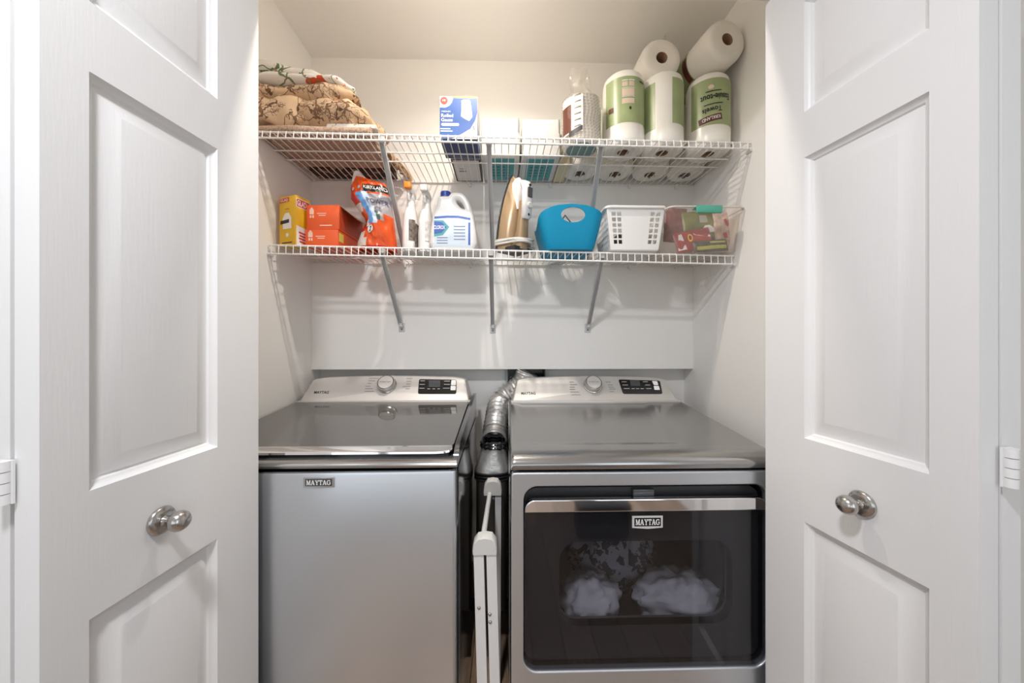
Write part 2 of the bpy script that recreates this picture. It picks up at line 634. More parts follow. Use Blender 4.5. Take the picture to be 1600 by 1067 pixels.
def leaf(name, far, near, T, H, flip, pu, rows, label, panels=True):
    """far, near: plan points of the visible face; flip: face looks to -x; pu: panel extents measured from the far edge"""
    far, near = Vector((far[0], far[1], 0)), Vector((near[0], near[1], 0))
    W = (near - far).length
    org = near if flip else far
    ux = (far - near).normalized() if flip else (near - far).normalized()
    uy = Vector((0, 0, 1)).cross(ux)
    M = Matrix(((ux.x, uy.x, 0, org.x), (ux.y, uy.y, 0, org.y), (0, 0, 1, 0.012), (0, 0, 0, 1)))
    if flip:
        pu = (W - pu[1], W - pu[0])
    b = MB()
    z0 = 0.0
    zs = [0.0]
    for r in rows:
        zs += [r[0] - 0.012, r[1] - 0.012]
    zs.append(H - 0.012)
    us = [0, pu[0], pu[1], W]
    for i in range(3):
        for j in range(len(zs) - 1):
            if i == 1 and j % 2 == 1:
                continue
            b.poly([(us[i], 0, zs[j]), (us[i], 0, zs[j + 1]), (us[i + 1], 0, zs[j + 1]), (us[i + 1], 0, zs[j])])
    h = zs[-1]
    b.poly([(0, -T, 0), (W, -T, 0), (W, -T, h), (0, -T, h)])
    for a, c in (((0, 0), (0, 1)), ((1, 0), (1, 1))):
        pass
    b.poly([(0, 0, 0), (0, -T, 0), (0, -T, h), (0, 0, h)])
    b.poly([(W, 0, 0), (W, 0, h), (W, -T, h), (W, -T, 0)])
    b.poly([(0, 0, h), (0, -T, h), (W, -T, h), (W, 0, h)])
    b.poly([(0, 0, 0), (W, 0, 0), (W, -T, 0), (0, -T, 0)])
    bmesh.ops.remove_doubles(b.bm, verts=b.bm.verts[:], dist=1e-6)
    d = b.build(name, DOORW, None, smooth=False)
    d.matrix_basis = M
    struct(d, label, 'door')
    for j in range(1, len(zs) - 2, 2):
        p = MB()
        rings = []
        for off, dep in PROF:
            rings.append([(pu[0] + off, dep, zs[j] + off), (pu[1] - off, dep, zs[j] + off),
                          (pu[1] - off, dep, zs[j + 1] - off), (pu[0] + off, dep, zs[j + 1] - off)])
        R = [[p.bm.verts.new(q) for q in rg] for rg in rings]
        for k in range(len(R) - 1):
            for q in range(4):
                p.bm.faces.new((R[k][q], R[k][(q + 1) % 4], R[k + 1][(q + 1) % 4], R[k + 1][q]))
        p.bm.faces.new(R[-1])
        p.build('panel', DOORW, d, angle=25)
    return d, W


ROWS = ((0.20, 0.812), (1.004, 1.629), (1.734, 1.985))
ROWSR = ((0.20, 0.822), (1.009, 1.636), (1.738, 1.985))
LH = 2.073
LF, LN = (-0.5917, 0.864), (-0.6210, 0.486)
RF, RN = (0.6606, 0.8725), (0.7026, 0.5034)
doorL, WL = leaf('door_1', LF, LN, 0.036, LH, False, (0.111, 0.326), ROWS, 'white panelled bifold door leaf with knob, left of the machines')
doorR, WR = leaf('door_2', RF, RN, 0.035, LH, True, (0.1015, 0.315), ROWSR, 'white panelled bifold door leaf with knob, right of the machines')
# the hinged leaves behind, back to the jambs
def behind(a, b, d):
    v = Vector((b[0] - a[0], b[1] - a[1])).normalized()
    n = Vector((v.y, -v.x)) if a[0] < 0 else Vector((-v.y, v.x))
    return (a[0] + n.x * d, a[1] + n.y * d), (b[0] + n.x * d, b[1] + n.y * d)


f3, n3 = behind(LF, LN, 0.0773)
leaf('door_3', f3, n3, 0.035, LH, True, (0.055, 0.27), ROWS, 'white bifold door leaf folded behind the left knob leaf')
f4, n4 = behind(RF, RN, 0.0773)
leaf('door_4', f4, n4, 0.035, LH, False, (0.055, 0.27), ROWSR, 'white bifold door leaf folded behind the right knob leaf')


def knob(parent, p_world):
    """p_world: centre of the rose on the leaf face"""
    lp = wm(parent).inverted() @ p_world
    R = Matrix.Translation((lp.x, 0, lp.z)) @ Matrix.Rotation(-PI / 2, 4, 'X')
    k = MB().lathe([(0.0, 0.0), (0.0238, 0.0), (0.0242, 0.003), (0.022, 0.0065), (0.016, 0.0085), (0.009, 0.0095), (0.0072, 0.013), (0.0072, 0.019),
                    (0.009, 0.022), (0.0145, 0.0255), (0.0172, 0.031), (0.0178, 0.0355), (0.0165, 0.041), (0.0125, 0.046), (0.007, 0.049), (0.0, 0.0502)], 40, R)
    return k.build('door_knob', NICKEL, parent, angle=40)


def on_leaf(d, px, py):
    """where the ray through a pixel meets the leaf face"""
    M = wm(d)
    n = M.to_3x3() @ Vector((0, 1, 0))
    o = Vector((0, 0, HC))
    dr = at(px, py, 1.0) - o
    return o + dr * ((M.translation - o).dot(n) / dr.dot(n))


knob(doorL, on_leaf(doorL, 251, 813))
knob(doorR, on_leaf(doorR, 1348, 787))


def hinge(parent, x, y, z0, z1, side):
    h = MB()
    n = 4
    for i in range(n):
        a, c = lerp(z0, z1, i / n), lerp(z0, z1, (i + 1) / n)
        h.tube([(x, y, a + 0.0006), (x, y, c - 0.0006)], 0.0072, 16)
    h.box((x - 0.009, y + 0.0035, z0), (x + 0.009, y + 0.0062, z1))
    return h.build('hinge', TRIMW, parent, world=True)


def zat(py, y):
    return HC + (HOR - py) / F * y


hx = LN[0] - 0.0395
for z in (zat(788, 0.466), 0.25, 1.85):
    hinge(doorL, hx, 0.4795, z, z + 0.058, 1)
hx = RN[0] + 0.0395
for z in (zat(764, 0.51), 0.25, 1.85):
    hinge(doorR, hx, 0.4965, z, z + 0.058, 1)

# ================================================================== wire shelves
DECKS = {}


def wire_shelf(key, FL, FR, BL, BR, lip, rails, brace_px, Yf, label, nw):
    sh = thing('wire_shelf', label, 'shelf', loc=((FL + FR + BL + BR) / 4), group=None)
    DECKS[key] = (FL, FR, BL, BR)
    dn = Vector((0, -0.004, -lip))

    def P(u, v):
        return lerp(lerp(FL, FR, u), lerp(BL, BR, u), v)
    RR, RW = 0.0033, 0.0018
    MB().tube([P(0, 0), P(1, 0)], RR, 10).build('front_rail', WIRE, sh, world=True)
    MB().tube([P(0, 0) + dn, P(1, 0) + dn], RR, 10).build('lip_rail', WIRE, sh, world=True)
    MB().tube([P(0, 1), P(1, 1)], RR, 10).build('back_rail', WIRE, sh, world=True)
    for v in rails:
        MB().tube([P(0.004, v) + Vector((0, 0, -0.005)), P(0.996, v) + Vector((0, 0, -0.005))], RR * 0.8, 10).build('middle_rail', WIRE, sh, world=True)
    for i in range(nw):
        u = (i + 0.5) / nw
        a, b = P(u, 1), P(u, 0)
        up = Vector((0, 0, 0.0032))
        MB().tube([a + up, lerp(a, b, 0.985) + up, b + Vector((0, -0.004, 0.001)), b + Vector((0, -0.0055, -0.006)), b + dn + Vector((0, -0.003, -0.002))],
                  RW, 6).build('wire', WIRE, sh, world=True)
    for (tx, ty, bx, by) in brace_px:
        foot = at(bx, by, YB)
        t = at(tx, ty, Yf + 0.022)
        top = Vector((t.x, Yf + 0.022, P(0.5, 0).z - lip + (t.z - t.z)))
        top.z = lerp(FL.z, FR.z, (t.x - FL.x) / (FR.x - FL.x)) - 0.012
        foot = foot + Vector((0, -0.012, 0.012))
        d = (foot - top)
        m = MB()
        L = d.length
        zq = d.normalized()
        xq = Vector((1, 0, 0))
        xq = (xq - zq * xq.dot(zq)).normalized()
        yq = zq.cross(xq)
        M = Matrix(((xq.x, yq.x, zq.x, top.x), (xq.y, yq.y, zq.y, top.y), (xq.z, yq.z, zq.z, top.z), (0, 0, 0, 1)))
        # U channel
        m.box((-0.0085, -0.001, 0), (0.0085, 0.001, L)).box((-0.0085, -0.001, 0), (-0.0065, 0.010, L)).box((0.0065, -0.001, 0), (0.0085, 0.010, L))
        m.xf(M)
        m.box((top.x - 0.010, top.y - 0.012, top.z - 0.004), (top.x + 0.010, top.y + 0.012, top.z + 0.014), 0.002)
        br = m.build('brace', BRACE, sh, world=True)
        pl = MB().box((foot.x - 0.013, YB - 0.003, foot.z - 0.033), (foot.x + 0.013, YB, foot.z + 0.006), 0.001)
        pl.box((foot.x - 0.0085, YB - 0.020, foot.z - 0.012), (foot.x + 0.0085, YB - 0.002, foot.z + 0.004), 0.002)
        pl.build('wall_plate', BRACE, br, world=True)
        MB().lathe([(0, 0.003), (0.003, 0.0025), (0.0042, 0.0)], 12, Matrix.Translation((foot.x, YB - 0.003, foot.z - 0.022)) @ Matrix.Rotation(PI / 2, 4, 'X')
                   ).build('screw', PRINTG, br, world=True)
    for u in (0.24, 0.41, 0.62, 0.83, 0.955):
        a = P(u, 1)
        MB().box((a.x - 0.005, a.y - 0.008, a.z - 0.016), (a.x + 0.005, YB + 0.0005, a.z + 0.005), 0.002).build('wall_clip', WIRE, sh, world=True)
    for u, sx in ((0, -1), (1, 1)):
        a = P(u, 0)
        x0, x1 = (XL, a.x + 0.004) if sx < 0 else (a.x - 0.004, XR)
        MB().box((x0, a.y - 0.006, a.z - lip - 0.006), (x1, a.y + 0.022, a.z - lip + 0.004), 0.002).build('end_bracket', WIRE, sh, world=True)
    return sh


def deck(key, X, Y):
    FL, FR, BL, BR = DECKS[key]
    u = (X - FL.x) / (FR.x - FL.x)
    v = (Y - FL.y) / (BL.y - FL.y)
    return lerp(lerp(FL.z, FR.z, u), lerp(BL.z, BR.z, u), v) + 0.0055


YU, YL = 1.178, 1.262
e = 0.004


def corner(px, py, Y, X):
    p = at(px, py, Y)
    p.x = X
    return p


wire_shelf('up', corner(404, 206, YU, XL + e), corner(1178, 224, YU, XR - e), corner(489, 283, YB - 0.005, XL + e), corner(1081, 290, YB - 0.005, XR - e),
           0.021, (0.29, 0.47), ((597, 228, 633, 396), (764, 230, 770, 399), (938, 236, 915, 400)), YU,
           'upper white wire shelf holding linens, packs and paper towel rolls', 66)
wire_shelf('low', corner(420, 383, YL, XL + e), corner(1147, 400, YL, XR - e), corner(488, 411, YB - 0.005, XL + e), corner(1083, 416, YB - 0.005, XR - e),
           0.031, (0.55,), ((597, 392, 628, 511), (767, 392, 770, 513), (940, 396, 918, 512)), YL,
           'lower white wire shelf holding boxes, bottles, iron and baskets', 66)

# ================================================================== laundry machines
YF = 0.90
YC0, YC1, YCB = 1.395, 1.470, 1.525      # console base, console top, back


def body_outline(x0, x1, y0, y1, bulge, r=0.028, n=5):
    """plan outline, front (y0) rounded and slightly bowed"""
    pts = []
    for i in range(n + 1):
        t = PI + (PI / 2) * i / n
        pts.append((x0 + r + r * math.cos(t), y0 + r + r * math.sin(t)))
    m = 10
    for i in range(1, m):
        u = i / m
        pts.append((lerp(x0 + r, x1 - r, u), y0 - bulge * math.sin(PI * u)))
    for i in range(n + 1):
        t = 1.5 * PI + (PI / 2) * i / n
        pts.append((x1 - r + r * math.cos(t), y0 + r + r * math.sin(t)))
    pts += [(x1, y1), (x0, y1)]
    return pts


def console(root, xc, zb, zt, kpx, disp, lcd, btns, word, rows, knob_r):
    """sloping control console with arched top; px lists are traced on its face plane"""
    hb, ht = 0.336, 0.292
    k = (zt - zb) / (YC1 - YC0)
    N = 12

    def facept(px, py, lift=0.0):
        a = (px - 800) / F
        s, c = math.sin(PSI), math.cos(PSI)
        q = (HOR - py) / F / (c - a * s)
        Y = (zb - k * YC0 - HC) / (q - k)
        p = at(px, py, Y)
        n = Vector((0, -k, 1)).normalized()
        n = Vector((0, -(zt - zb), (YC1 - YC0))).normalized()
        return p + n * lift
    out = [(-hb, 0.0), (-hb + 0.004, 0.02)]
    # side slope then rounded shoulder then arch
    for i in range(N + 1):
        t = i / N
        a = PI - t * PI / 2
        out.append((-ht + 0.055 + (0.075) * math.cos(a), 0.80 + 0.155 * math.sin(a)))
    M2 = 14
    for i in range(1, M2):
        t = i / M2
        out.append((lerp(-ht + 0.055, ht - 0.055, t), 0.955 + 0.045 * math.sin(PI * t)))
    out += [(-x, t) for x, t in reversed(out[:N + 3])]

    def f0(p):
        return (xc + p[0], YC0 + p[1] * (YC1 - YC0), zb + p[1] * (zt - zb))

    def f1(p):
        return (xc + p[0] * 1.0, YCB, zb - 0.03 if p[1] < 0.01 else zb + p[1] * (zt - zb) - 0.006)
    # rounded front edge: an inset face and a ring
    def ins(p, d):
        return (p[0] * (1 - d / 0.30), 0.0 + (p[1] if p[1] < 0.03 else p[1] - d / (zt - zb) * (p[1]) * 0.8))
    b = MB()
    nrm = Vector((0, -(zt - zb), (YC1 - YC0))).normalized()
    rings = [[Vector(f0(ins(p, 0.007))) for p in out],
             [Vector(f0(ins(p, 0.002))) - nrm * 0.002 for p in out],
             [Vector(f0(p)) - nrm * 0.008 for p in out],
             [Vector(f1(p)) for p in out]]
    b.loft(rings)
    con = b.build('console', SILVER, root, world=True, angle=30)
    # lighter lower ledge of the console
    led = MB().box((xc - hb - 0.002, YC0 - 0.012, zb - 0.010), (xc + hb + 0.002, YC0 + 0.02, zb + 0.004), 0.003)
    led.build('console_ledge', SILVER, con, world=True)

    # dial
    c = facept(*kpx)
    zq = nrm
    xq = Vector((1, 0, 0))
    yq = zq.cross(xq)
    K = Matrix(((xq.x, yq.x, zq.x, c.x), (xq.y, yq.y, zq.y, c.y), (xq.z, yq.z, zq.z, c.z), (0, 0, 0, 1)))
    R = knob_r
    kb = MB().lathe([(R * 1.12, 0), (R * 1.10, 0.004), (R, 0.006), (R * 0.98, 0.022), (R * 0.95, 0.0255), (R * 0.91, 0.0263)], 40, K)
    MB().lathe([(R * 0.91, 0.0262), (R * 0.84, 0.0262)], 40, K).build('dial_ring', PRINTK, root, world=True)
    dial = kb.build('dial', NICKEL, con, world=True, angle=25)
    MB().lathe([(R * 0.845, 0.0262), (0, 0.0266)], 40, K).build('dial_face', SILVER, con, world=True)
    printed('dial_mark', [('t', 'POWER START', 0, 0.0, R * 1.3, 0.004)], PRINTK, con, lambda x, y: K @ Vector((x, y, 0.0272)), world=True)
    # display
    def quad(pxs, lift, r):
        a = [facept(*p) for p in pxs]
        o, ex, ey = (a[0] + a[1] + a[2] + a[3]) / 4, xq, yq
        pts = [((p - o).dot(ex), (p - o).dot(ey)) for p in a]
        # round the corners
        res = []
        for i in range(4):
            p, q, s_ = Vector(pts[i]), Vector(pts[i - 1]), Vector(pts[(i + 1) % 4])
            d0, d1 = (q - p).normalized() * r, (s_ - p).normalized() * r
            for t in (0, .25, .5, .75, 1):
                res.append((p + d0) * (1 - t) ** 2 + p * 2 * t * (1 - t) + (p + d1) * t ** 2)
        return MB().prism([tuple(v) for v in res], lambda v: o + ex * v[0] + ey * v[1] - nrm * 0.001, lambda v: o + ex * v[0] + ey * v[1] + nrm * lift)
    dp = quad(disp, 0.0014, 0.008).build('display_panel', BLACK, con, world=True)
    quad(lcd, 0.0019, 0.001).build('screen', mat('lcd_grey', (0.07, 0.075, 0.08), 0.2), con, world=True)
    for bt in btns:
        quad(bt, 0.0022, 0.003).build('button', PRINTW, con, world=True)
    o0 = facept(xc * 0 + kpx[0], kpx[1])

    def warp(lift):
        return lambda x, y: o0 + xq * x + yq * y + nrm * lift
    def loc(px, py):
        p = facept(px, py) - o0
        return p.dot(xq), p.dot(yq)
    it = []
    for (px, py, wpx) in rows['dark']:
        x, y = loc(px, py)
        it.append(('r', x, y, wpx * 0.0026, 0.0028))
    printed('cycle_marks', it, PRINTG, con, warp(0.0006), world=True)
    it = []
    for (px, py, wpx) in rows['light']:
        x, y = loc(px, py)
        it.append(('r', x, y, wpx * 0.0026, 0.0026))
    printed('display_marks', it, mat('print_pale', (0.5, 0.5, 0.5), 0.5), con, warp(0.0026), world=True)
    x, y = loc(word[0], word[1])
    printed('lettering', [('t', 'MAYTAG', x, y, 0.058, 0.0125, 0, 0.02)], PRINTK, con, warp(0.0006), world=True)
    return con


SER = {
    'M': ([(0, 0), (.30, 0), (.30, .1), (.22, .1), (.22, .72), (.46, 0), (.58, 0), (.80, .72), (.80, .1), (.72, .1), (.72, 0), (1.06, 0), (1.06, .1), (.97, .1), (.97, .9), (1.06, .9), (1.06, 1), (.76, 1), (.54, .34), (.30, 1), (0, 1), (0, .9), (.09, .9), (.09, .1), (0, .1)], [], 1.06),
    'A': ([(0, 0), (.30, 0), (.30, .1), (.22, .1), (.28, .28), (.60, .28), (.66, .1), (.57, .1), (.57, 0), (.95, 0), (.95, .1), (.87, .1), (.57, 1), (.37, 1), (.08, .1), (0, .1)], [[(.32, .40), (.44, .78), (.56, .40)]], .95),
    'Y': ([(.30, 0), (.66, 0), (.66, .1), (.57, .1), (.57, .42), (.84, .9), (.92, .9), (.92, 1), (.60, 1), (.60, .9), (.69, .9), (.51, .56), (.33, .9), (.42, .9), (.42, 1), (.02, 1), (.02, .9), (.11, .9), (.39, .42), (.39, .1), (.30, .1)], [], .92),
    'T': ([(.24, 0), (.62, 0), (.62, .1), (.52, .1), (.52, .88), (.70, .88), (.76, .68), (.86, .68), (.84, 1), (.02, 1), (0, .68), (.10, .68), (.16, .88), (.34, .88), (.34, .1), (.24, .1)], [], .86),
    'G': ([(.50, 1.02), (.18, .92), (.02, .62), (.02, .36), (.18, .08), (.48, -.02), (.70, .03), (.90, .12), (.90, .42), (.96, .42), (.96, .52), (.58, .52), (.58, .42), (.70, .42), (.70, .16), (.52, .1), (.34, .16), (.22, .40), (.22, .60), (.34, .84), (.52, .90), (.68, .82), (.74, .66), (.84, .66), (.84, 1), (.76, 1), (.72, .94)], [], .96),
}


def badge(parent, c, wd, ht, plate_m, frame_m, pale_m):
    """raised brand plate: frame, dark field, slab-serif letters"""
    M = Matrix.Translation(c) @ FRONT
    o = [(-wd / 2, -ht / 2), (0, -ht / 2 - ht * 0.10), (wd / 2, -ht / 2), (wd / 2, ht / 2), (-wd / 2, ht / 2)]
    b = MB().mesh(curve_mesh([o], 0.003, 0.0006, 1), M)
    bd = b.build('badge', frame_m, parent, world=True)
    MB().mesh(curve_mesh([rrect(wd * 0.88, ht * 0.74, 0.0008, 2)], 0.0008), M @ Matrix.Translation((0, 0, 0.0016))).build('badge_field', plate_m, bd, world=True)
    word = 'MAYTAG'
    tot = sum(SER[ch][2] for ch in word) + 0.03 * 5
    b = MB()
    x = -tot / 2
    s = ht * 0.50
    sx = wd * 0.80 / tot
    for ch in word:
        outl, holes, adv = SER[ch]
        lp = [[((x + p[0]) * sx, (p[1] - .5) * s) for p in outl]] + [[((x + p[0]) * sx, (p[1] - .5) * s) for p in hl] for hl in holes]
        b.mesh(curve_mesh(lp, 0.0006), M @ Matrix.Translation((0, 0, 0.0022)))
        x += adv + 0.03
    b.build('lettering', pale_m, bd, world=True)
    return bd


def sloped_side(xa, xb, pts, bev=0.004):
    """solid of a YZ outline between xa and xb"""
    return MB().prism(pts, lambda p: (xa, p[0], p[1]), lambda p: (xb, p[0], p[1]))


# ---------------------------------------------------------------- washer
WX0, WX1 = -0.818, -0.118
WXC = (WX0 + WX1) / 2
washer = thing('washing_machine', 'slate grey top-load washing machine with dark glass lid, left of the dryer', 'washing machine', (WXC, 1.2, 0))
ZS = at(560, 733.6, YF).z
out = body_outline(WX0, WX1, YF, YCB, 0.004)
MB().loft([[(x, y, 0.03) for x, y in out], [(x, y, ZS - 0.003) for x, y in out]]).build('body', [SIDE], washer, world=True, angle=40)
fo = [p for p in body_outline(WX0 + 0.0025, WX1 - 0.0025, YF - 0.006, YF + 0.02, 0.006, 0.010)]
MB().loft([[(WXC + (x - WXC) * .996, y + 0.003, 0.07) for x, y in fo], [(x, y, 0.075) for x, y in fo], [(x, y, ZS - 0.010) for x, y in fo],
           [(WXC + (x - WXC) * .998, y + 0.002, ZS - 0.0045) for x, y in fo]]).build('front_panel', STEEL, washer, world=True, angle=40)
for fx in (WX0 + 0.06, WX1 - 0.06):
    for fy in (YF + 0.08, YCB - 0.08):
        MB().lathe([(0, 0), (0.022, 0), (0.022, 0.012), (0.010, 0.014), (0.010, 0.034)], 16, Matrix.Translation((fx, fy, 0))).build('foot', DARK, washer, world=True)
# cowl
YL0, YL1 = 0.935, 1.385
ZL0, ZL1 = at(560, 697.5, YL0).z, 0.986


def cowl_sec(x, top):
    """front lip section of the cowl at x"""
    return None


lipo = [(YF + 0.004, ZS + 0.003), (YF - 0.007, ZS + 0.006), (YF - 0.0095, ZS + 0.012), (YF - 0.006, ZS + 0.018), (YF + 0.001, ZS + 0.0225), (YF + 0.010, ZS + 0.0235),
        (YL0 + 0.03, ZS + 0.024), (YC0 + 0.03, 0.955), (YCB - 0.004, 0.962), (YCB - 0.004, ZS + 0.003)]
cw = sloped_side(WX0 + 0.001, WX1 - 0.001, lipo)
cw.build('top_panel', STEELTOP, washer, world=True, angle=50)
rim = [(YF + 0.016, ZS + 0.020), (YF + 0.020, ZS + 0.031), (YF + 0.035, ZS + 0.040), (YF + 0.06, ZL0 + 0.004), (YL1, ZL1 + 0.006), (YC0 + 0.06, ZL1 + 0.012), (YCB - 0.01, ZL1 + 0.012), (YCB - 0.01, 0.93), (YF + 0.05, ZS + 0.010)]
for xa, xb, dz in ((WX0 - 0.0005, WX0 + 0.008, -.013), (WX1 - 0.012, WX1 + 0.0005, 0)):
    r = sloped_side(xa, xb, [(y, z + dz) for y, z in rim])
    bmesh.ops.bevel(r.bm, geom=[e2 for e2 in r.bm.edges if len(e2.link_faces) == 2 and e2.calc_face_angle(0) > 1.2 and abs((e2.verts[0].co - e2.verts[1].co).x) < 1e-6],
                    offset=0.004, segments=3, affect='EDGES')
    r.build('side_rim', SIDE, washer, world=True, angle=40)
# lid
GLASSLID = mat('lid_glass', (0.075, 0.072, 0.07), 0.06, 0.0, spec=0.7, coat=0.3)
LX0, LX1 = WX0 + 0.014, WX1 - 0.0155


def lidpt(x, y, dz):
    t = (y - YL0) / (YL1 - YL0)
    return Vector((x, y, lerp(ZL0, ZL1, t) + dz))


lo = [(LX0 + 0.004, YL0), (LX1 - 0.010, YL0), (LX1 - 0.004, YL0 + 0.004), (LX1, YL0 + 0.016), (LX1 - 0.004, YL1), (LX0 + 0.002, YL1), (LX0, YL0 + 0.01)]
lid = MB().loft([[lidpt(x, y, -0.014) for x, y in lo], [lidpt(x, y, 0.0) for x, y in lo]]).build('lid', GLASSLID, washer, world=True, angle=30)
tr = [(YL0 + 0.002, ZL0 + 0.0006), (YL0 - 0.004, ZL0), (YL0 - 0.013, ZL0 - 0.0085), (YL0 - 0.016, ZL0 - 0.0105), (YL0 - 0.017, ZL0 - 0.0155), (YL0 - 0.013, ZL0 - 0.0168), (YL0 + 0.002, ZL0 - 0.0155)]
tb = MB()
secs = []
for x, sc_ in ((LX0, 1), (LX1 - 0.045, 1), (LX1 - 0.02, 0.9), (LX1 - 0.008, 0.62), (LX1 - 0.002, 0.25)):
    secs.append([(x, YL0 + 0.002 + (y - YL0 - 0.002) * sc_, ZL0 + (z - ZL0) * lerp(0.55, 1, sc_)) for y, z in tr])
tb.loft(secs)
tb.build('lid_handle', CHROME, lid, world=True, angle=20)
MB().box((LX0 + 0.004, YL0 - 0.011, ZS + 0.0235), (LX1 - 0.01, YL0 + 0.03, ZL0 - 0.0145)).build('lid_gap_shade', BLACK, lid, world=True)  # black filler standing in for the shade in the gap under the lid
console(washer, WXC, 0.985, 1.080, (605, 602), [(653, 615.5), (713, 615.5), (713.5, 593.5), (655, 592.5)], [(670, 605), (688, 605), (688, 594.5), (670, 594.5)],
        [[(704.5, 602), (712.5, 602), (712.5, 594.2), (705.5, 594.2)], [(704, 610), (712, 610), (712.3, 603), (704.3, 603)]], (502.5, 613),
        {'dark': [(584, 591, 15), (581, 595, 10), (577.5, 599, 6), (575, 603.5, 8), (576.5, 607.3, 12), (577, 611.5, 14), (640, 591.5, 9), (639, 596, 8), (638, 600, 7), (635, 604, 13), (637, 607.5, 7)],
         'light': [(660.5, 595.5, 7), (660, 601, 8), (659.5, 607, 8), (698.5, 596, 9), (698.5, 601, 9), (697.5, 607, 10), (670, 608, 4), (678, 608, 4), (685.5, 608, 4)]}, 0.0345)
badge(washer, at(498.3, 753.5, YF - 0.0135), 0.0745, 0.0235, mat('badge_dark', (0.05, 0.05, 0.055), 0.35), mat('badge_silver', (0.62, 0.62, 0.64), 0.2, 0.9), PRINTW)

# ---------------------------------------------------------------- dryer
DX0, DX1 = 0.017, 0.717
DXC = (DX0 + DX1) / 2
dryer = thing('dryer', 'slate grey front-load dryer with dark glass door, right of the washing machine', 'dryer', (DXC, 1.2, 0))
ZD = at(1000, 733, YF).z
zr0, zr1 = at(1000, 1043, YF).z, at(1000, 757.5, YF).z
rx0 = at(818, 900, YF).x
rx1 = 2 * DXC - rx0
# shell: sides, back, floor
b = MB()
sd = body_outline(DX0, DX1, YF + 0.004, YCB, 0.0)
R0 = [(x, y) for x, y in sd]
b.loft([[(x, y, 0.03) for x, y in R0], [(x, y, ZD - 0.003) for x, y in R0]])
# remove the front faces of the shell (the front panel closes it)
bmesh.ops.delete(b.bm, geom=[f for f in b.bm.faces if f.calc_center_median().y < YF + 0.012 and abs(f.normal.z) < 0.5 and abs(f.calc_center_median().x - DXC) < 0.33], context='FACES')
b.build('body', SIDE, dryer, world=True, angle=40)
hole = rrect(rx1 - rx0, zr1 - zr0, 0.036, 8, (rx0 + rx1) / 2, (zr0 + zr1) / 2)
outer = rrect(DX1 - DX0 - 0.005, ZD - 0.0045 - 0.07, 0.008, 3, DXC, (ZD - 0.0045 + 0.07) / 2)
pm = curve_mesh([outer, hole], 0.022, 0.004, 3, -0.004)
MB().mesh(pm, Matrix.Translation((0, YF + 0.005, 0)) @ FRONT).build('front_panel', STEEL, dryer, world=True, angle=40)
# recess lining
ho2 = rrect(rx1 - rx0 + 0.006, zr1 - zr0 + 0.006, 0.039, 8, (rx0 + rx1) / 2, (zr0 + zr1) / 2)
ln = MB()
ln.loft([[(x, YF + 0.004, z) for x, z in ho2], [(x, YF + 0.046, z) for x, z in ho2]], caps=False)
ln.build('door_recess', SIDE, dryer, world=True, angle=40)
for fx in (DX0 + 0.06, DX1 - 0.06):
    for fy in (YF + 0.08, YCB - 0.08):
        MB().lathe([(0, 0), (0.022, 0), (0.022, 0.012), (0.010, 0.014), (0.010, 0.034)], 16, Matrix.Translation((fx, fy, 0))).build('foot', DARK, dryer, world=True)
# top panel with shallow tray
YT0, ZT0, ZT1 = 0.945, at(1190, 697, 0.95).z, 0.984


def topfn(u, v):
    x = lerp(DX0 + 0.001, DX1 - 0.001, u)
    if v < 0.3:
        t = v / 0.3
        a = t * PI / 2
        y = lerp(YF - 0.009, YT0, 1 - math.cos(a * 0.98)) if t > 0 else YF - 0.009
        z = lerp(ZD + 0.012, ZT0, math.sin(a))
    else:
        t = (v - 0.3) / 0.7
        y = lerp(YT0, YC0 + 0.03, t)
        z = lerp(ZT0, ZT1, t)
        d = sstep(DX0 + 0.03, DX0 + 0.06, x) * (1 - sstep(DX1 - 0.16 - 0.08 * (1 - t), DX1 - 0.13 - 0.08 * (1 - t), x)) * sstep(0.045, 0.095, t)
        z -= 0.0045 * d
    # rounded vertical side edges
    ex = min(x - DX0, DX1 - x)
    if ex < 0.012:
        z -= 0.012 - math.sqrt(max(0, 0.012 ** 2 - (0.012 - ex) ** 2))
    return Vector((x, y, z))


b = MB()
us = [0, .0015, .004, .008, .013, .018] + [0.018 + (1 - 0.036) * i / 46 for i in range(1, 46)] + [.982, .987, .992, .996, .9985, 1]
V = []
nv = 46
for j in range(nv + 1):
    V.append([b.bm.verts.new(topfn(u, j / nv)) for u in us])
for j in range(nv):
    for i in range(len(us) - 1):
        b.bm.faces.new((V[j][i], V[j][i + 1], V[j + 1][i + 1], V[j + 1][i]))
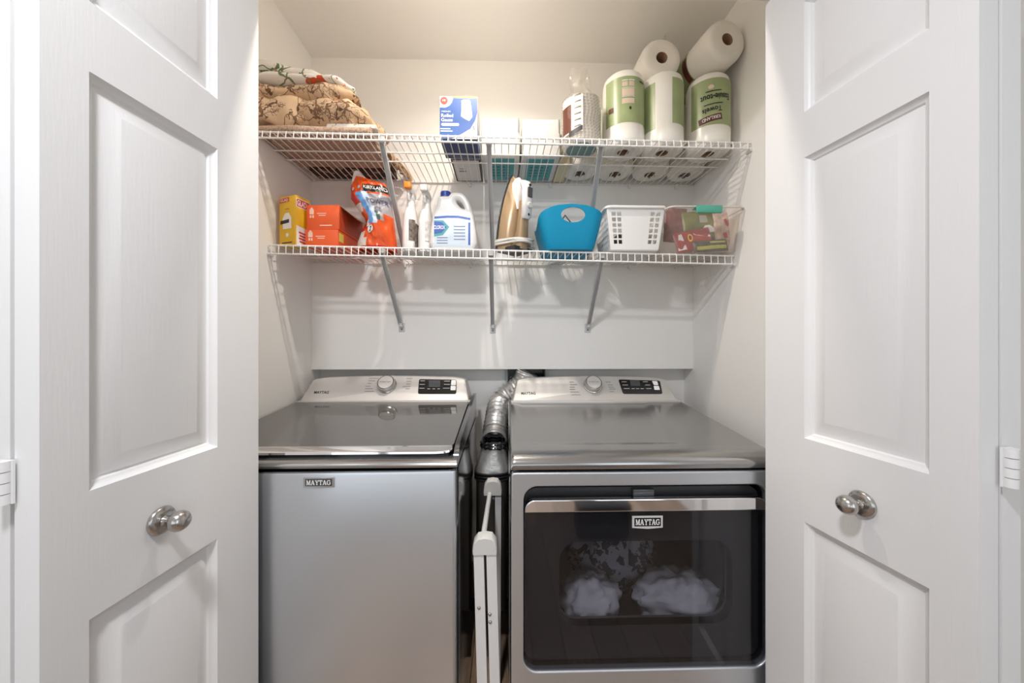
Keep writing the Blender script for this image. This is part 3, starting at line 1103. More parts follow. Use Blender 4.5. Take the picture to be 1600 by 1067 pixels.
# skirt down to the seam
fr = [b.bm.verts.new((v.co.x, YF - 0.006, ZD + 0.003)) for v in V[0]]
for i in range(len(us) - 1):
    b.bm.faces.new((fr[i], fr[i + 1], V[0][i + 1], V[0][i]))
for side in (0, -1):
    lowr = [b.bm.verts.new((V[j][side].co.x, max(V[j][side].co.y, YF - 0.006), ZD + 0.003)) for j in range(nv + 1)]
    for j in range(nv):
        b.bm.faces.new((lowr[j], lowr[j + 1], V[j + 1][side], V[j][side]))
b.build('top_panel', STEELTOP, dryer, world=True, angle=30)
MB().box((DX0 + 0.002, YC0, ZD + 0.002), (DX1 - 0.002, YCB - 0.002, 0.972)).build('rear_deck', SIDE, dryer, world=True)
console(dryer, DXC, 0.983, 1.076, (926, 602), [(973.5, 615.5), (1035, 615.5), (1031, 595), (966, 593)], [(985.5, 603.2), (1000.5, 603.2), (999, 594.5), (984, 594.2)],
        [[(1021.5, 602), (1028.5, 602), (1026.5, 595.8), (1018.5, 595.6)], [(1022.5, 609.5), (1031, 609.5), (1029, 603.2), (1021, 603.2)]], (825.5, 614.5),
        {'dark': [(893, 597, 7), (896, 601, 11), (894, 605, 8), (894.5, 608.3, 9), (898, 612.5, 14), (900, 617, 14), (950, 597, 8), (953.5, 601.5, 8), (955, 605, 9), (957, 608, 10), (956, 612, 7)],
         'light': [(975, 597, 8), (976.5, 602, 9), (979, 607.5, 9), (1008, 597, 8), (1011.5, 602, 8), (1013.5, 607.5, 8), (989, 607.7, 5), (996, 607.7, 5), (1003, 607.7, 5)]}, 0.0345)

# door: recessed handle pocket on top, chrome strip, tinted glass with inner window
zh1, zh0 = at(1000, 777, YF).z, at(1000, 796.5, YF).z
door = MB()
ins_ = 0.0035
dw0, dw1 = rx0 + ins_, rx1 - ins_
DOORG = clear_mat('dryer_door_glass', (0.745, 0.745, 0.775), (0.03, 0.03, 0.034), 0.05, 0.03, 1.5)
gl = [(dw0, zh0), (dw1, zh0)]
for sx, a0_ in ((1, 270), (-1, 180)):
    for i in range(9):
        t = math.radians(a0_ + 90 - 90 * i / 8)
        cxp = dw1 - 0.033 if sx > 0 else dw0 + 0.033
        gl.append((cxp + 0.033 * math.cos(t), zr0 + ins_ + 0.033 + 0.033 * math.sin(t)))
pane = MB().mesh(curve_mesh([gl], 0.005, 0.0015, 2), Matrix.Translation((0, YF + 0.001, 0)) @ FRONT)
dr_ = MB()
# door inner frame with window opening
wx0, wx1 = at(872, 900, 0.945).x, at(1136, 900, 0.945).x
wz0, wz1 = at(1000, 966, 0.945).z, at(1000, 838, 0.945).z
win = rrect(wx1 - wx0, wz1 - wz0, 0.05, 8, (wx0 + wx1) / 2, (wz0 + wz1) / 2)
fr_o = rrect(dw1 - dw0, zh1 + 0.018 - zr0 - ins_, 0.032, 6, (dw0 + dw1) / 2, (zh1 + 0.018 + zr0 + ins_) / 2)
INNER = mat('door_inner', (0.045, 0.045, 0.05), 0.35)
dfr = MB().mesh(curve_mesh([fr_o, win], 0.024, 0.0), Matrix.Translation((0, YF + 0.036, 0)) @ FRONT).build('door', INNER, dryer, world=True, angle=40)
pane.build('door_glass', DOORG, dfr, world=True, angle=30)
# window liner rim
MB().loft([[(x, YF + 0.024, z) for x, z in win], [(x, YF + 0.056, z) for x, z in win]], caps=False).build('window_rim', mat('rim_grey', (0.16, 0.16, 0.165), 0.3), dfr, world=True, angle=40)
# handle strip with rounded ends, curling back at the ends
hs = [(dw0 + 0.0, zh0), (dw1, zh0)]
for i in range(9):
    t = math.radians(90 * i / 8)
    hs.append((dw1 - 0.026 + 0.026 * math.cos(t), zh1 - 0.026 + 0.026 * math.sin(t)))
for i in range(9):
    t = math.radians(90 + 90 * i / 8)
    hs.append((dw0 + 0.026 + 0.026 * math.cos(t), zh1 - 0.026 + 0.026 * math.sin(t)))
hm = MB().mesh(curve_mesh([hs], 0.016, 0.003, 3, -0.003), Matrix.Translation((0, YF - 0.002, 0)) @ FRONT)
hm.build('door_handle', CHROME, dfr, world=True, angle=30)
MB().box((DXC - 0.028, YF + 0.012, zh1 - 0.004), (DXC + 0.028, YF + 0.024, zh1 + 0.015), 0.003).build('door_latch', mat('latch_grey', (0.12, 0.12, 0.13), 0.25), dryer, world=True)
badge(dfr, at(1011.5, 815, YF - 0.0035), 0.078, 0.029, BLACK, mat('badge_white', (0.75, 0.75, 0.77), 0.3, 0.3), PRINTW)
# drum
dc = Vector((DXC, 0, (wz0 + wz1) / 2 + 0.002))
drum = MB().lathe([(0.0, 0.52), (0.27, 0.52), (0.285, 0.50), (0.285, 0.06), (0.27, 0.03), (0.24, 0.0)], 48,
                  Matrix.Translation((dc.x, YF + 0.058, dc.z)) @ Matrix.Rotation(-PI / 2, 4, 'X'))
drum.build('drum', mat('drum_grey', (0.20, 0.20, 0.20), 0.4, 0.3), dryer, world=True)

# laundry inside the drum
LINEN = mat('white_laundry', (0.80, 0.80, 0.82), 0.95, bump=0.5, bscale=60)
STRIPE = pattern_mat('patterned_laundry', (0.60, 0.60, 0.61), [('noise', 38, 0.52, (0.14, 0.14, 0.15), 3)])


def crumple(name, c, s, seed, m, label, cat, group=None, amp=0.27, rot=0.0, parent=None, freq=3.6, loc_base=True):
    """a soft crumpled lump of cloth, flat underneath"""
    base = (c[0], c[1], c[2] - s[2])
    t = None
    b = MB()
    n = 44

    def fn(u, v):
        th, ph = u * 2 * PI, (v - .5) * PI
        d = Vector((math.cos(ph) * math.cos(th), math.cos(ph) * math.sin(th), math.sin(ph)))
        q = d * freq + Vector((seed, seed * 1.3, seed * .7))
        r = 1 + amp * (noise.noise(q) + 0.5 * (1 - 2 * abs(noise.noise(q * 1.9))) * 0.7 + 0.25 * noise.noise(q * 4.1))
        p = Vector((d.x * s[0], d.y * s[1], d.z * s[2])) * r
        p = Matrix.Rotation(rot, 3, 'Z') @ p
        p.z = max(p.z, -s[2] * 0.95) + s[2]
        return p
    b.grid(fn, n, n // 2)
    bmesh.ops.remove_doubles(b.bm, verts=b.bm.verts[:], dist=1e-5)
    o = b.build(name, m, None, angle=80)
    o.location = base
    return tag(o, label, cat, group)


def drum_floor(x, y):
    return dc.z - math.sqrt(0.285 ** 2 - (x - dc.x) ** 2)


for px, py, Y, s, sd_, m, lb in ((922, 932, 1.045, (0.082, 0.075, 0.058), 2.1, LINEN, 'white crumpled cloth behind the dryer door glass, left heap'),
                                 (1060, 930, 1.05, (0.118, 0.08, 0.064), 5.4, LINEN, 'large white crumpled cloth behind the dryer door glass, right heap'),
                                 (955, 868, 1.20, (0.13, 0.09, 0.10), 8.2, STRIPE, 'grey patterned garment behind the white cloths in the dryer')):
    p = at(px, py, Y)
    crumple('laundry_cloth', (p.x, Y, max(p.z, drum_floor(p.x, Y) + s[2] * 0.9)), s, sd_, m, lb, 'laundry')

# ---------------------------------------------------------------- vent duct, vent box, drying rack between and behind the machines
FOIL = mat('foil', (0.78, 0.77, 0.75), 0.27, 0.72, bump=0.5, bscale=45)
v0, v1 = at(793, 590, YA), at(850, 590, YA)
vb = thing('vent_box', 'black recessed vent box in the wall behind the dryer console', 'vent box', (v0.x, YA, 1.0))
zt_, zb_ = 1.12, 0.93
MB().box((v0.x, YA - 0.010, zb_), (v1.x, YA - 0.002, zt_)).build('back_plate', BLACK, vb, world=True)
fb = MB()
for lo_, hi_ in (((v0.x, YA - 0.05, zb_), (v0.x + 0.004, YA - 0.01, zt_)), ((v1.x - 0.004, YA - 0.05, zb_), (v1.x, YA - 0.01, zt_)), ((v0.x, YA - 0.05, zb_), (v1.x, YA - 0.01, zb_ + 0.004))):
    fb.box(lo_, hi_)
fb.build('box_rim', DARK, vb, world=True)

duct = thing('vent_duct', 'silver foil dryer vent duct running down between the machines', 'duct', (-0.03, 1.40, 0.0))
path = []
cpts = [Vector((v0.x + 0.085, YA - 0.062, 1.085)), Vector((v0.x + 0.06, YA - 0.06, 1.03)), Vector((-0.006, 1.563, 0.965)), Vector((-0.028, 1.49, 0.905)), Vector((-0.036, 1.42, 0.845)), at(772, 690, 1.385)]
path = []
for i in range(len(cpts) - 1):
    p0, p1, p2, p3 = cpts[max(i - 1, 0)], cpts[i], cpts[i + 1], cpts[min(i + 2, len(cpts) - 1)]
    for k in range(16):
        t = k / 16
        path.append(0.5 * ((2 * p1) + (p2 - p0) * t + (2 * p0 - 5 * p1 + 4 * p2 - p3) * t * t + (3 * p1 - p0 - 3 * p2 + p3) * t ** 3))
path.append(cpts[-1])
np_ = len(path)
MB().tube(path, lambda t: 0.047 + 0.0035 * math.sin(t * np_ * 2.2), 28, caps=False).build('flexible_hose', FOIL, duct, world=True, angle=60)
pc = cpts[-1]
crn = MB()
for dz, rr in ((0.0, 0.051), (-0.012, 0.0515)):
    crn.tube([(pc.x + rr * math.cos(a * PI / 14), pc.y + rr * math.sin(a * PI / 14), pc.z + dz + 0.003 * math.sin(a * 2.7)) for a in range(28)], 0.005, 6, True)
crn.build('clamp_band', BLACK, duct, world=True)
bt0, bt1 = at(772, 694, pc.y), at(770, 731, pc.y)
bo = MB()
R1 = []
for t, hw, hd, ex in ((0, 0.048, 0.05, 1.0), (0.35, 0.053, 0.052, 0.85), (0.8, 0.063, 0.06, 0.55), (1, 0.064, 0.062, 0.5)):
    z = lerp(bt0.z, bt1.z, t)
    ring = []
    for i in range(32):
        a = 2 * PI * i / 32
        cx_, sy_ = math.cos(a), math.sin(a)
        ring.append((bt0.x - 0.006 * t + hw * math.copysign(abs(cx_) ** ex, cx_), pc.y + hd * math.copysign(abs(sy_) ** ex, sy_), z))
    R1.append(ring)
bo.loft(R1, caps=False)
bo.build('boot', FOIL, duct, world=True, angle=50)
cb = MB()
for dz in (0.0, -0.012, -0.024):
    cb.tube([(bt0.x - 0.006 + 0.066 * math.copysign(abs(math.cos(a * PI / 16)) ** .6, math.cos(a * PI / 16)), pc.y + 0.064 * math.copysign(abs(math.sin(a * PI / 16)) ** .6, math.sin(a * PI / 16)), bt1.z - 0.002 + dz) for a in range(32)], 0.0045, 6, True)
cb.build('clamp_band', mat('black_tape', (0.02, 0.02, 0.022), 0.15), duct, world=True)
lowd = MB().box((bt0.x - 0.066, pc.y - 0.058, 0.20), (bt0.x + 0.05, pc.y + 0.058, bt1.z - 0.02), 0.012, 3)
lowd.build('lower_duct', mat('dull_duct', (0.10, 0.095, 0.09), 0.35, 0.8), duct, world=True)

RACKW = mat('rack_white', (0.74, 0.735, 0.73), 0.4)
rk = thing('drying_rack', 'folded white drying rack standing between the two machines', 'drying rack', (-0.05, 1.1, 0))
yfr, yrr = 0.93, 1.255
cf, cr = at(758, 848, yfr), at(770, 760, yrr)
zc0, zc1 = at(758, 861, yfr).z, at(758, 835, yfr).z


def cap(cx, y, hw, z0, z1, name):
    b = MB()
    sec = [(-hw, 0), (-hw * 1.03, 0.25), (-hw * 0.93, 0.62), (-hw * 0.6, 0.93), (0, 1.0), (hw * 0.6, 0.93), (hw * 0.93, 0.62), (hw * 1.03, 0.25), (hw, 0)]
    b.loft([[(cx + x * .94, y - 0.017, z0 + t * (z1 - z0) * .96) for x, t in sec], [(cx + x, y - 0.014, z0 + t * (z1 - z0)) for x, t in sec],
            [(cx + x, y + 0.018, z0 + t * (z1 - z0)) for x, t in sec]])
    return b.build(name, mat('rack_cap', (0.66, 0.65, 0.63), 0.45), rk, world=True, angle=40)


cap(cf.x, yfr, 0.0315, zc0, zc1, 'end_cap')
cap(cr.x, yrr, 0.0315, at(770, 771, yrr).z, at(770, 748.5, yrr).z, 'end_cap')
dxl = at(763, 1067, yfr).x - at(758, 861, yfr).x
for sx in (-1, 1):
    leg = MB()
    x0_ = cf.x + sx * 0.0165
    leg.loft([[(x0_ - 0.013, yfr - 0.012, zc0 + 0.006), (x0_ + 0.013, yfr - 0.012, zc0 + 0.006), (x0_ + 0.013, yfr + 0.012, zc0 + 0.006), (x0_ - 0.013, yfr + 0.012, zc0 + 0.006)],
              [(x0_ + 0.018 - 0.013, yfr - 0.012, 0.0), (x0_ + 0.018 + 0.013, yfr - 0.012, 0.0), (x0_ + 0.018 + 0.013, yfr + 0.012, 0.0), (x0_ + 0.018 - 0.013, yfr + 0.012, 0.0)]])
    lg = leg.build('leg', RACKW, rk, world=True, angle=30)
    for (px, py) in (((748.5, 950),) if sx < 0 else ((765.5, 960), (766, 972))):
        p = at(px, py, yfr - 0.012)
        MB().lathe([(0, 0.003), (0.003, 0.0026), (0.0046, 0.0006), (0.0048, 0)], 14, Matrix.Translation(p) @ Matrix.Rotation(PI / 2, 4, 'X')).build('rivet', NICKEL, lg, world=True)
r0_, r1_ = at(765, 772, yrr - 0.02), at(755.5, 836, yfr + 0.016)
mbx = MB().tube([r0_, r1_], 0.0075, 10)
mbx.build('top_rail', RACKW, rk, world=True)
zr_t, xr_ = at(770, 771, yrr).z, cr.x
lg = MB().loft([[(xr_ + 0.008, yrr - 0.010, zr_t + 0.004), (xr_ + 0.030, yrr - 0.010, zr_t + 0.004), (xr_ + 0.030, yrr + 0.010, zr_t + 0.004), (xr_ + 0.008, yrr + 0.010, zr_t + 0.004)],
                [(xr_ + 0.011, yrr - 0.010, 0.0), (xr_ + 0.027, yrr - 0.010, 0.0), (xr_ + 0.027, yrr + 0.010, 0.0), (xr_ + 0.011, yrr + 0.010, 0.0)]]).build('leg', RACKW, rk, world=True, angle=30)
for (px, py) in ((776, 767), (770.5, 779)):
    p = at(px, py, yrr - 0.0115)
    MB().lathe([(0, 0.003), (0.003, 0.0026), (0.0046, 0.0006), (0.0048, 0)], 14, Matrix.Translation(p) @ Matrix.Rotation(PI / 2, 4, 'X')).build('rivet', PRINTG, lg, world=True)

# ================================================================== upper shelf
# ---- paper towel rolls
PAPER = mat('paper_white', (0.84, 0.80, 0.74), 0.85, bump=0.45, bscale=160)
WRAP = mat('plastic_wrap', (0.84, 0.815, 0.76), 0.28, bump=0.25, bscale=35)
GREEN = mat('label_green', (0.32, 0.38, 0.19), 0.35, vary=0.10, vscale=18)
CORE = mat('core_brown', (0.40, 0.26, 0.17), 0.8)
MAROON = mat('print_maroon', (0.10, 0.02, 0.015), 0.5)
PINKP = mat('print_pink', (0.66, 0.52, 0.42), 0.5)
RR_, RH = 0.0735, 0.268


def roll_parts(t, label_arc, marks, open_ends=True):
    p = [(0.021, 0.004), (0.05, 0.0), (RR_ - 0.012, 0.002), (RR_ - 0.004, 0.008), (RR_, 0.022)]
    for i in range(1, 8):
        p.append((RR_, 0.022 + (RH - 0.05) * i / 8))
    p += [(RR_ - 0.0005, RH - 0.030), (RR_ - 0.005, RH - 0.013), (RR_ - 0.014, RH - 0.004), (0.05, RH), (0.021, RH - 0.004), (0.021, RH - 0.05), (0.0, RH - 0.05)]
    MB().lathe(p, 48).build('paper_roll', WRAP, t, angle=50)
    for z0, z1 in ((0.0035, 0.05), (RH - 0.05, RH - 0.0035)):
        MB().lathe([(0.0205, z0), (0.0205, z1)], 20).build('core_tube', CORE, t)
    if label_arc:
        a0, a1, z0, z1 = label_arc

        def cyl(x, y, e=0.0009):
            th = -PI / 2 + x / RR_
            return Vector(((RR_ + e) * math.cos(th), (RR_ + e) * math.sin(th), y))
        MB().grid(lambda u, v: cyl(lerp(a0, a1, u) * RR_, lerp(z0, z1, v), 0.0006), 40, 4).build('label_band', GREEN, t)
        for k, (m, items) in enumerate(marks):
            printed('label_print', items, m, t, lambda x, y, k=k: cyl(x, y, 0.0011 + 0.0005 * k), sub=3)


MARK_A = [(PINKP, [('r', -0.018 + i * 0.023, 0.205, 0.018, 0.016) for i in range(2)] + [('r', -0.0065, 0.176, 0.042, 0.026), ('r', -0.0065, 0.146, 0.042, 0.018)]),
          (PRINTW, [('r', -0.018 + i * 0.023, 0.2175, 0.020, 0.003) for i in range(2)] + [('r', -0.0065, 0.1605, 0.044, 0.0015), ('r', -0.0065, 0.1915, 0.044, 0.0015)]),
          (PRINTK, [('p', ell(0.0, 0.120, 0.004, 0.006, 12)), ('r', 0.047, 0.218, 0.022, 0.005)]),
          (MAROON, [('r', -0.066, 0.125, 0.018, 0.016)])]
MARK_B = [(PRINTK, [('r', 0.079, 0.145, 0.010, 0.004, -0.6), ('r', 0.079, 0.138, 0.010, 0.003, -0.6)])]
MARK_C = [(MAROON, [('r', -0.030, 0.094, 0.075, 0.022, 0.16)]),
          (PRINTW, [('t', 'KIRKLAND', -0.027, 0.095, 0.058, 0.012, PI + 0.16, 0.01)]),
          (PRINTK, [('t', 'Towels', -0.024, 0.124, 0.062, 0.018, PI + 0.10, 0.02), ('r', -0.020, 0.144, 0.06, 0.003, 0.08), ('t', 'Essuie-tout', -0.012, 0.168, 0.098, 0.022, PI + 0.05, 0.02), ('r', -0.02, 0.189, 0.05, 0.003, 0.05)]),
          (PINKP, [('p', ell(-0.028, 0.203, 0.009, 0.008, 16))])]
rolls = []
rG = 'paper towel rolls standing at the front of the upper shelf'
for (px, arc, marks, lb) in ((973.5, (-1.25, 1.25, 0.072, 0.232), MARK_A, 'upright paper towel roll, green band with small square pictures, beside the cup stack'),
                             (1034, (0.05, 1.2, 0.072, 0.232), MARK_B, 'upright paper towel roll between two others, white front and green edge'),
                             (1105.5, (-1.3, 0.95, 0.072, 0.235), MARK_C, 'upright paper towel roll with upside-down lettering, by the right wall')):
    Y = 1.283
    X = at(px, 180, Y).x
    t = thing('paper_towel_roll', lb, 'paper towel', (X, Y, deck('up', X, Y) + 0.002), 0, rG)
    roll_parts(t, arc, marks)
    if arc[0] == 0.05:
        MB().grid(lambda u, v: Vector(((RR_ + .0006) * math.cos(-PI / 2 + lerp(-1.3, -0.72, u)), (RR_ + .0006) * math.sin(-PI / 2 + lerp(-1.3, -0.72, u)), lerp(0.06, 0.225, v))), 12, 4).build('label_band', GREEN, t)
    rolls.append((t, X, Y))
ztop = rolls[0][0].location.z + RH
# lying rolls on top: axis along depth
t = thing('paper_towel_roll', 'paper towel roll lying on the upright rolls, left one of the two', 'paper towel', group='paper towel rolls lying on top of the upright rolls',
          M=Matrix.Translation((at(1035, 92, 1.262).x, 1.262, ztop + RR_ + 0.001)) @ Matrix.Rotation(0.02, 4, 'Z') @ Matrix.Rotation(-PI / 2, 4, 'X'))
roll_parts(t, None, [])
MB().grid(lambda u, v: Vector((0.012 * math.cos(3 * u + 2) + 0.02, -RR_ + 0.012 * v * v - 0.014 * v - 0.002 * math.sin(9 * u), 0.004 - 0.02 * v + u * 0.02)), 8, 4).build('plastic_tail', clear_mat('clear_film', (0.97, 0.97, 0.95), (0.9, 0.9, 0.88), 0.12, 0.1), t)
Yc, Yb = 1.185, 1.455
pe, pb = Vector((at(1139, 66, Yc).x - 0.002, Yc, ztop + RR_ + 0.006)), Vector((0.725, Yb, ztop + RR_ + 0.002))
dz_ = (pb - pe).normalized()
xx = Vector((1, 0, 0))
xx = (xx - dz_ * xx.dot(dz_)).normalized()
yy = dz_.cross(xx)
t = thing('paper_towel_roll', 'paper towel roll lying against the right wall, top right corner', 'paper towel', group='paper towel rolls lying on top of the upright rolls',
          M=Matrix(((xx.x, yy.x, dz_.x, pe.x), (xx.y, yy.y, dz_.y, pe.y), (xx.z, yy.z, dz_.z, pe.z), (0, 0, 0, 1))))
roll_parts(t, None, [])
def cylE(a, z, e=0.0007):
    return Vector(((RR_ + e) * math.cos(a), (RR_ + e) * math.sin(a), z))
MB().grid(lambda u, v: cylE(lerp(1.3, 4.1, u), lerp(0.115, 0.235, v)), 40, 4).build('label_band', GREEN, t)
MB().grid(lambda u, v: cylE(lerp(2.2, 3.4, u), lerp(0.118, 0.14, v), 0.0011), 20, 2).build('label_print', MAROON, t)
# back row
b0 = None
bl = ('behind the cup stack', 'second from left', 'third from left', 'next to the wall')
for i in range(4):
    Y = 1.462
    X = 0.762 - 0.1485 * (3 - i)
    M = Matrix.Translation((X, Y, deck('up', X, Y) + 0.002)) @ Matrix.Rotation(i * 1.3, 4, 'Z')
    lb = 'paper towel roll in the back row of the upper shelf, ' + bl[i]
    if b0 is None:
        b0 = thing('paper_towel_roll', lb, 'paper towel', group='paper towel rolls standing in the back row', M=M)
        roll_parts(b0, (-1.2, 1.2, 0.072, 0.232), [])
        mk = MB()
        for k in range(5):
            a = k * 1.256
            mk.box((0.018 * math.cos(a) - 0.003, 0.018 * math.sin(a) - 0.006, -0.0008), (0.018 * math.cos(a) + 0.004, 0.018 * math.sin(a) + 0.005, 0.003))
        mk.build('film_knot', mat('film_grey', (0.20, 0.20, 0.18), 0.4), b0)
    else:
        dup(b0, M, lb)


def boxthing(name, label, cat, c, size, m, rotz=0.0, group=None, bevel=0.0015):
    """carton with its base centre at c"""
    t = thing(name, label, cat, c, rotz, group)
    MB().box((-size[0] / 2, -size[1] / 2, 0), (size[0] / 2, size[1] / 2, size[2]), bevel).build('carton', m, t)
    return t


def front(sx, sy, dz=0.0006):
    """print on the front face of a carton; x centred, y up from the base"""
    return lambda x, y: Vector((x, -sy / 2 - dz, y))


def right(sx, sy, dz=0.0006):
    return lambda x, y: Vector((sx / 2 + dz, x, y))


def under(sx, sy, dz=0.0006):
    return lambda x, y: Vector((x, y, -dz))


# ---- gauze carton
CW = mat('carton_white', (0.68, 0.67, 0.66), 0.45)
BLUE = mat('carton_blue', (0.004, 0.065, 0.28), 0.4)
NAVY = mat('carton_navy', (0.025, 0.05, 0.16), 0.4)
YELP = mat('print_yellow', (0.80, 0.62, 0.10), 0.5)
REDP = mat('print_red', (0.62, 0.05, 0.03), 0.5)
Y0 = 1.205
a, c_ = at(687, 150, Y0), at(746, 150, Y0)
sx, sy = c_.x - a.x, 0.13
X = (a.x + c_.x) / 2
zb = deck('up', X, Y0 + sy / 2)
sz = a.z - zb
t = boxthing('gauze_box', 'tall blue and white gauze carton standing on the upper shelf', 'box', (X, Y0 + sy / 2, zb), (sx, sy, sz), CW)
fw = front(sx, sy)
h = sz
T = lambda py: sz - (py - 150) * 0.00219
XX = lambda px: (px - 716.5) * 0.00219
printed('blue_panel', [('p', [(XX(687.5), 0.0), (XX(705), 0.0), (XX(722), T(208)), (XX(735), T(200)), (XX(742), T(188)), (XX(745.5), T(176)), (XX(745.5), T(153)), (XX(708), T(153)), (XX(706), T(160)), (XX(702), T(165)), (XX(696), T(168)), (XX(687.5), T(168))])], BLUE, t, fw)
f2 = front(sx, sy, 0.001)
printed('yellow_strip', [('p', [(XX(706), T(152)), (XX(745), T(152)), (XX(745), T(150.3)), (XX(706), T(150.3))])], YELP, t, f2)
printed('red_seal', [('p', ell(XX(694), T(157), 0.0125, 0.0125))], REDP, t, f2)
printed('seal_mark', [('t', '10', XX(694), T(157), 0.010, 0.006)], PRINTW, t, front(sx, sy, .0015))
printed('lettering', [('t', 'MEDIUM', XX(697), T(174), 0.030, 0.0045), ('t', 'Rolled', XX(699), T(180.3), 0.040, 0.0115, 0, .012), ('t', 'Gauze', XX(698.5), T(187), 0.039, 0.0115, 0, .012),
                      ('p', rrect(.060, 0.0095, .0045, 4, XX(703.5), T(194.2))), ('r', XX(696), T(201), .034, .0035), ('r', XX(698), T(204.5), .040, .0035),
                      ('p', [(XX(721), T(157)), (XX(724), T(155.5)), (XX(733), T(155.5)), (XX(735), T(158)), (XX(738), T(182)), (XX(733), T(188.5)), (XX(726), T(185)), (XX(720), T(181)), (XX(721), T(174))])], PRINTW, t, f2)
printed('count_mark', [('t', '5', XX(740), T(199), None, 0.012, 0, .0)], PRINTK, t, f2)
h = sz
printed('base_print', [('r', 0, 0, sx * .98, sy * .98)], NAVY, t, under(sx, sy))
printed('base_marks', [('r', -.01, .03, sx * .5, .012), ('r', 0, .052, sx * .6, .008)], mat('print_blue_pale', (0.16, 0.2, 0.36), 0.5), t, under(sx, sy, .0012))
printed('side_blue', [('p', [(-sy * .5, 0), (sy * .5, 0), (sy * .5, h * .3), (-sy * .5, h * .45)])], BLUE, t, right(sx, sy))
# white carton behind it
Y0 = 1.345
a, c_ = at(706, 250, Y0), at(748, 250, Y0)
X = (a.x + c_.x) / 2
sx, sy = c_.x - a.x + .01, 0.185
t = boxthing('white_carton', 'white carton with black edged base behind the gauze carton', 'box', (X, Y0 + sy / 2, deck('up', X, 1.4)), (sx, sy, 0.10), CW)
printed('base_edge', [('r', 0, 0, sx, sy)], PRINTK, t, under(sx, sy))
printed('base_panel', [('r', 0, 0, sx - .012, sy - .012)], CW, t, under(sx, sy, .0012))
printed('base_marks', [('r', -.02, .0, .028, .010), ('r', -.02, -.02, .02, .006)], PRINTG, t, under(sx, sy, .0018))

# ---- two white wrapped packs
PACK = mat('pack_film', (0.66, 0.655, 0.64), 0.35, bump=0.3, bscale=30)
TEAL = mat('print_teal', (0.07, 0.36, 0.38), 0.45)
Y0 = 1.318
for i, (p0, p1, py) in enumerate(((751.5, 812.5, 182.5), (815.5, 876, 184.5))):
    a, c_ = at(p0, py, Y0), at(p1, py, Y0)
    X = (a.x + c_.x) / 2
    sx, sy = c_.x - a.x, 0.215
    zb = deck('up', X, Y0 + sy / 2)
    t = boxthing('tissue_pack', ('white film-wrapped tissue pack beside the gauze carton', 'white film-wrapped tissue pack beside the cup stack')[i], 'tissue pack', (X, Y0 + sy / 2, zb), (sx, sy, a.z - zb), PACK, 0, 'wrapped tissue packs on the upper shelf', 0.010)
    uu = under(sx, sy)
    printed('base_print', [('r', 0, 0, sx * .72, sy * .84)], TEAL, t, uu)
    printed('base_marks', [('r', (k - 1.5) * sx * .14, j * .024 - .05, sx * .09, .010) for k in range(4) for j in range(5)], mat('print_teal_dark', (0.03, 0.16, 0.18), 0.5), t, under(sx, sy, .0012))
    printed('base_seals', [('p', ell(sx * .22, sy * .33, .013, .010))], PRINTG, t, under(sx, sy, .0015))
    sm = MB()
    sm.box((sx / 2 - .008, -sy / 2 - .0012, (a.z - zb) * .62), (sx / 2 - .004, -sy / 2, (a.z - zb) * .97))
    sm.build('film_seam', PRINTG, t)
X = at(878, 262, 1.43).x
boxthing('cream_carton', 'narrow cream carton behind the cup stack', 'box', (X, 1.455, deck('up', X, 1.45)), (0.045, 0.15, 0.12), mat('cream_card', (0.72, 0.63, 0.42), 0.6))

# ---- stack of paper cups in a clear sleeve
Y = 1.262
X = at(908, 190, Y).x
zb = deck('up', X, Y)
zt = at(908, 153, Y - 0.04).z
t = thing('cup_stack', 'stack of white gingham paper cups in a clear plastic sleeve', 'cups', (X, Y, zb + 0.001), 0)
GING = bpy.data.materials.new('gingham_paper')
GING.use_nodes = True
nt = GING.node_tree
p_ = nt.nodes['Principled BSDF']
p_.inputs['Roughness'].default_value = 0.6
tc = nt.nodes.new('ShaderNodeTexCoord')
sepx = nt.nodes.new('ShaderNodeSeparateXYZ')
nt.links.new(tc.outputs['Object'], sepx.inputs[0])
m1 = nt.nodes.new('ShaderNodeMath'); m1.operation = 'ARCTAN2'
nt.links.new(sepx.outputs[1], m1.inputs[0]); nt.links.new(sepx.outputs[0], m1.inputs[1])
m2 = nt.nodes.new('ShaderNodeMath'); m2.operation = 'MULTIPLY'; m2.inputs[1].default_value = 30
nt.links.new(m1.outputs[0], m2.inputs[0])
m3 = nt.nodes.new('ShaderNodeMath'); m3.operation = 'SINE'
nt.links.new(m2.outputs[0], m3.inputs[0])
m4 = nt.nodes.new('ShaderNodeMath'); m4.operation = 'GREATER_THAN'; m4.inputs[1].default_value = 0.0
nt.links.new(m3.outputs[0], m4.inputs[0])
mx = nt.nodes.new('ShaderNodeMix'); mx.data_type = 'RGBA'
mx.inputs[6].default_value = (0.84, 0.82, 0.78, 1); mx.inputs[7].default_value = (0.66, 0.60, 0.55, 1)
nt.links.new(m4.outputs[0], mx.inputs[0])
nt.links.new(mx.outputs[2], p_.inputs['Base Color'])
ncup = 15
H = zt - zb
cupm = None
RC = 0.066
for i in range(ncup):
    z0 = H * i / ncup
    dz = H / ncup
    r = RC
    if cupm is None:
        cup = MB().lathe([(r * .80, -0.0005), (r * .95, dz * .55), (r * .96, dz * .75), (r, dz * .80), (r * 1.01, dz * .9), (r, dz * .99), (r * .93, dz * 1.0), (r * .78, dz * .55)], 60).build('cup', GING, t, angle=60)
        cupm = cup.data
    else:
        cup = bpy.data.objects.new('cup', cupm)
        COL.objects.link(cup)
        cup.parent = t
    cup.location = (0.003 * math.sin(i * .8), 0, z0)
MB().lathe([(0.0, 0.001), (RC * .80, 0.001)], 40).build('cup_base', mat('cup_base', (0.25, 0.38, 0.36), 0.6), t)
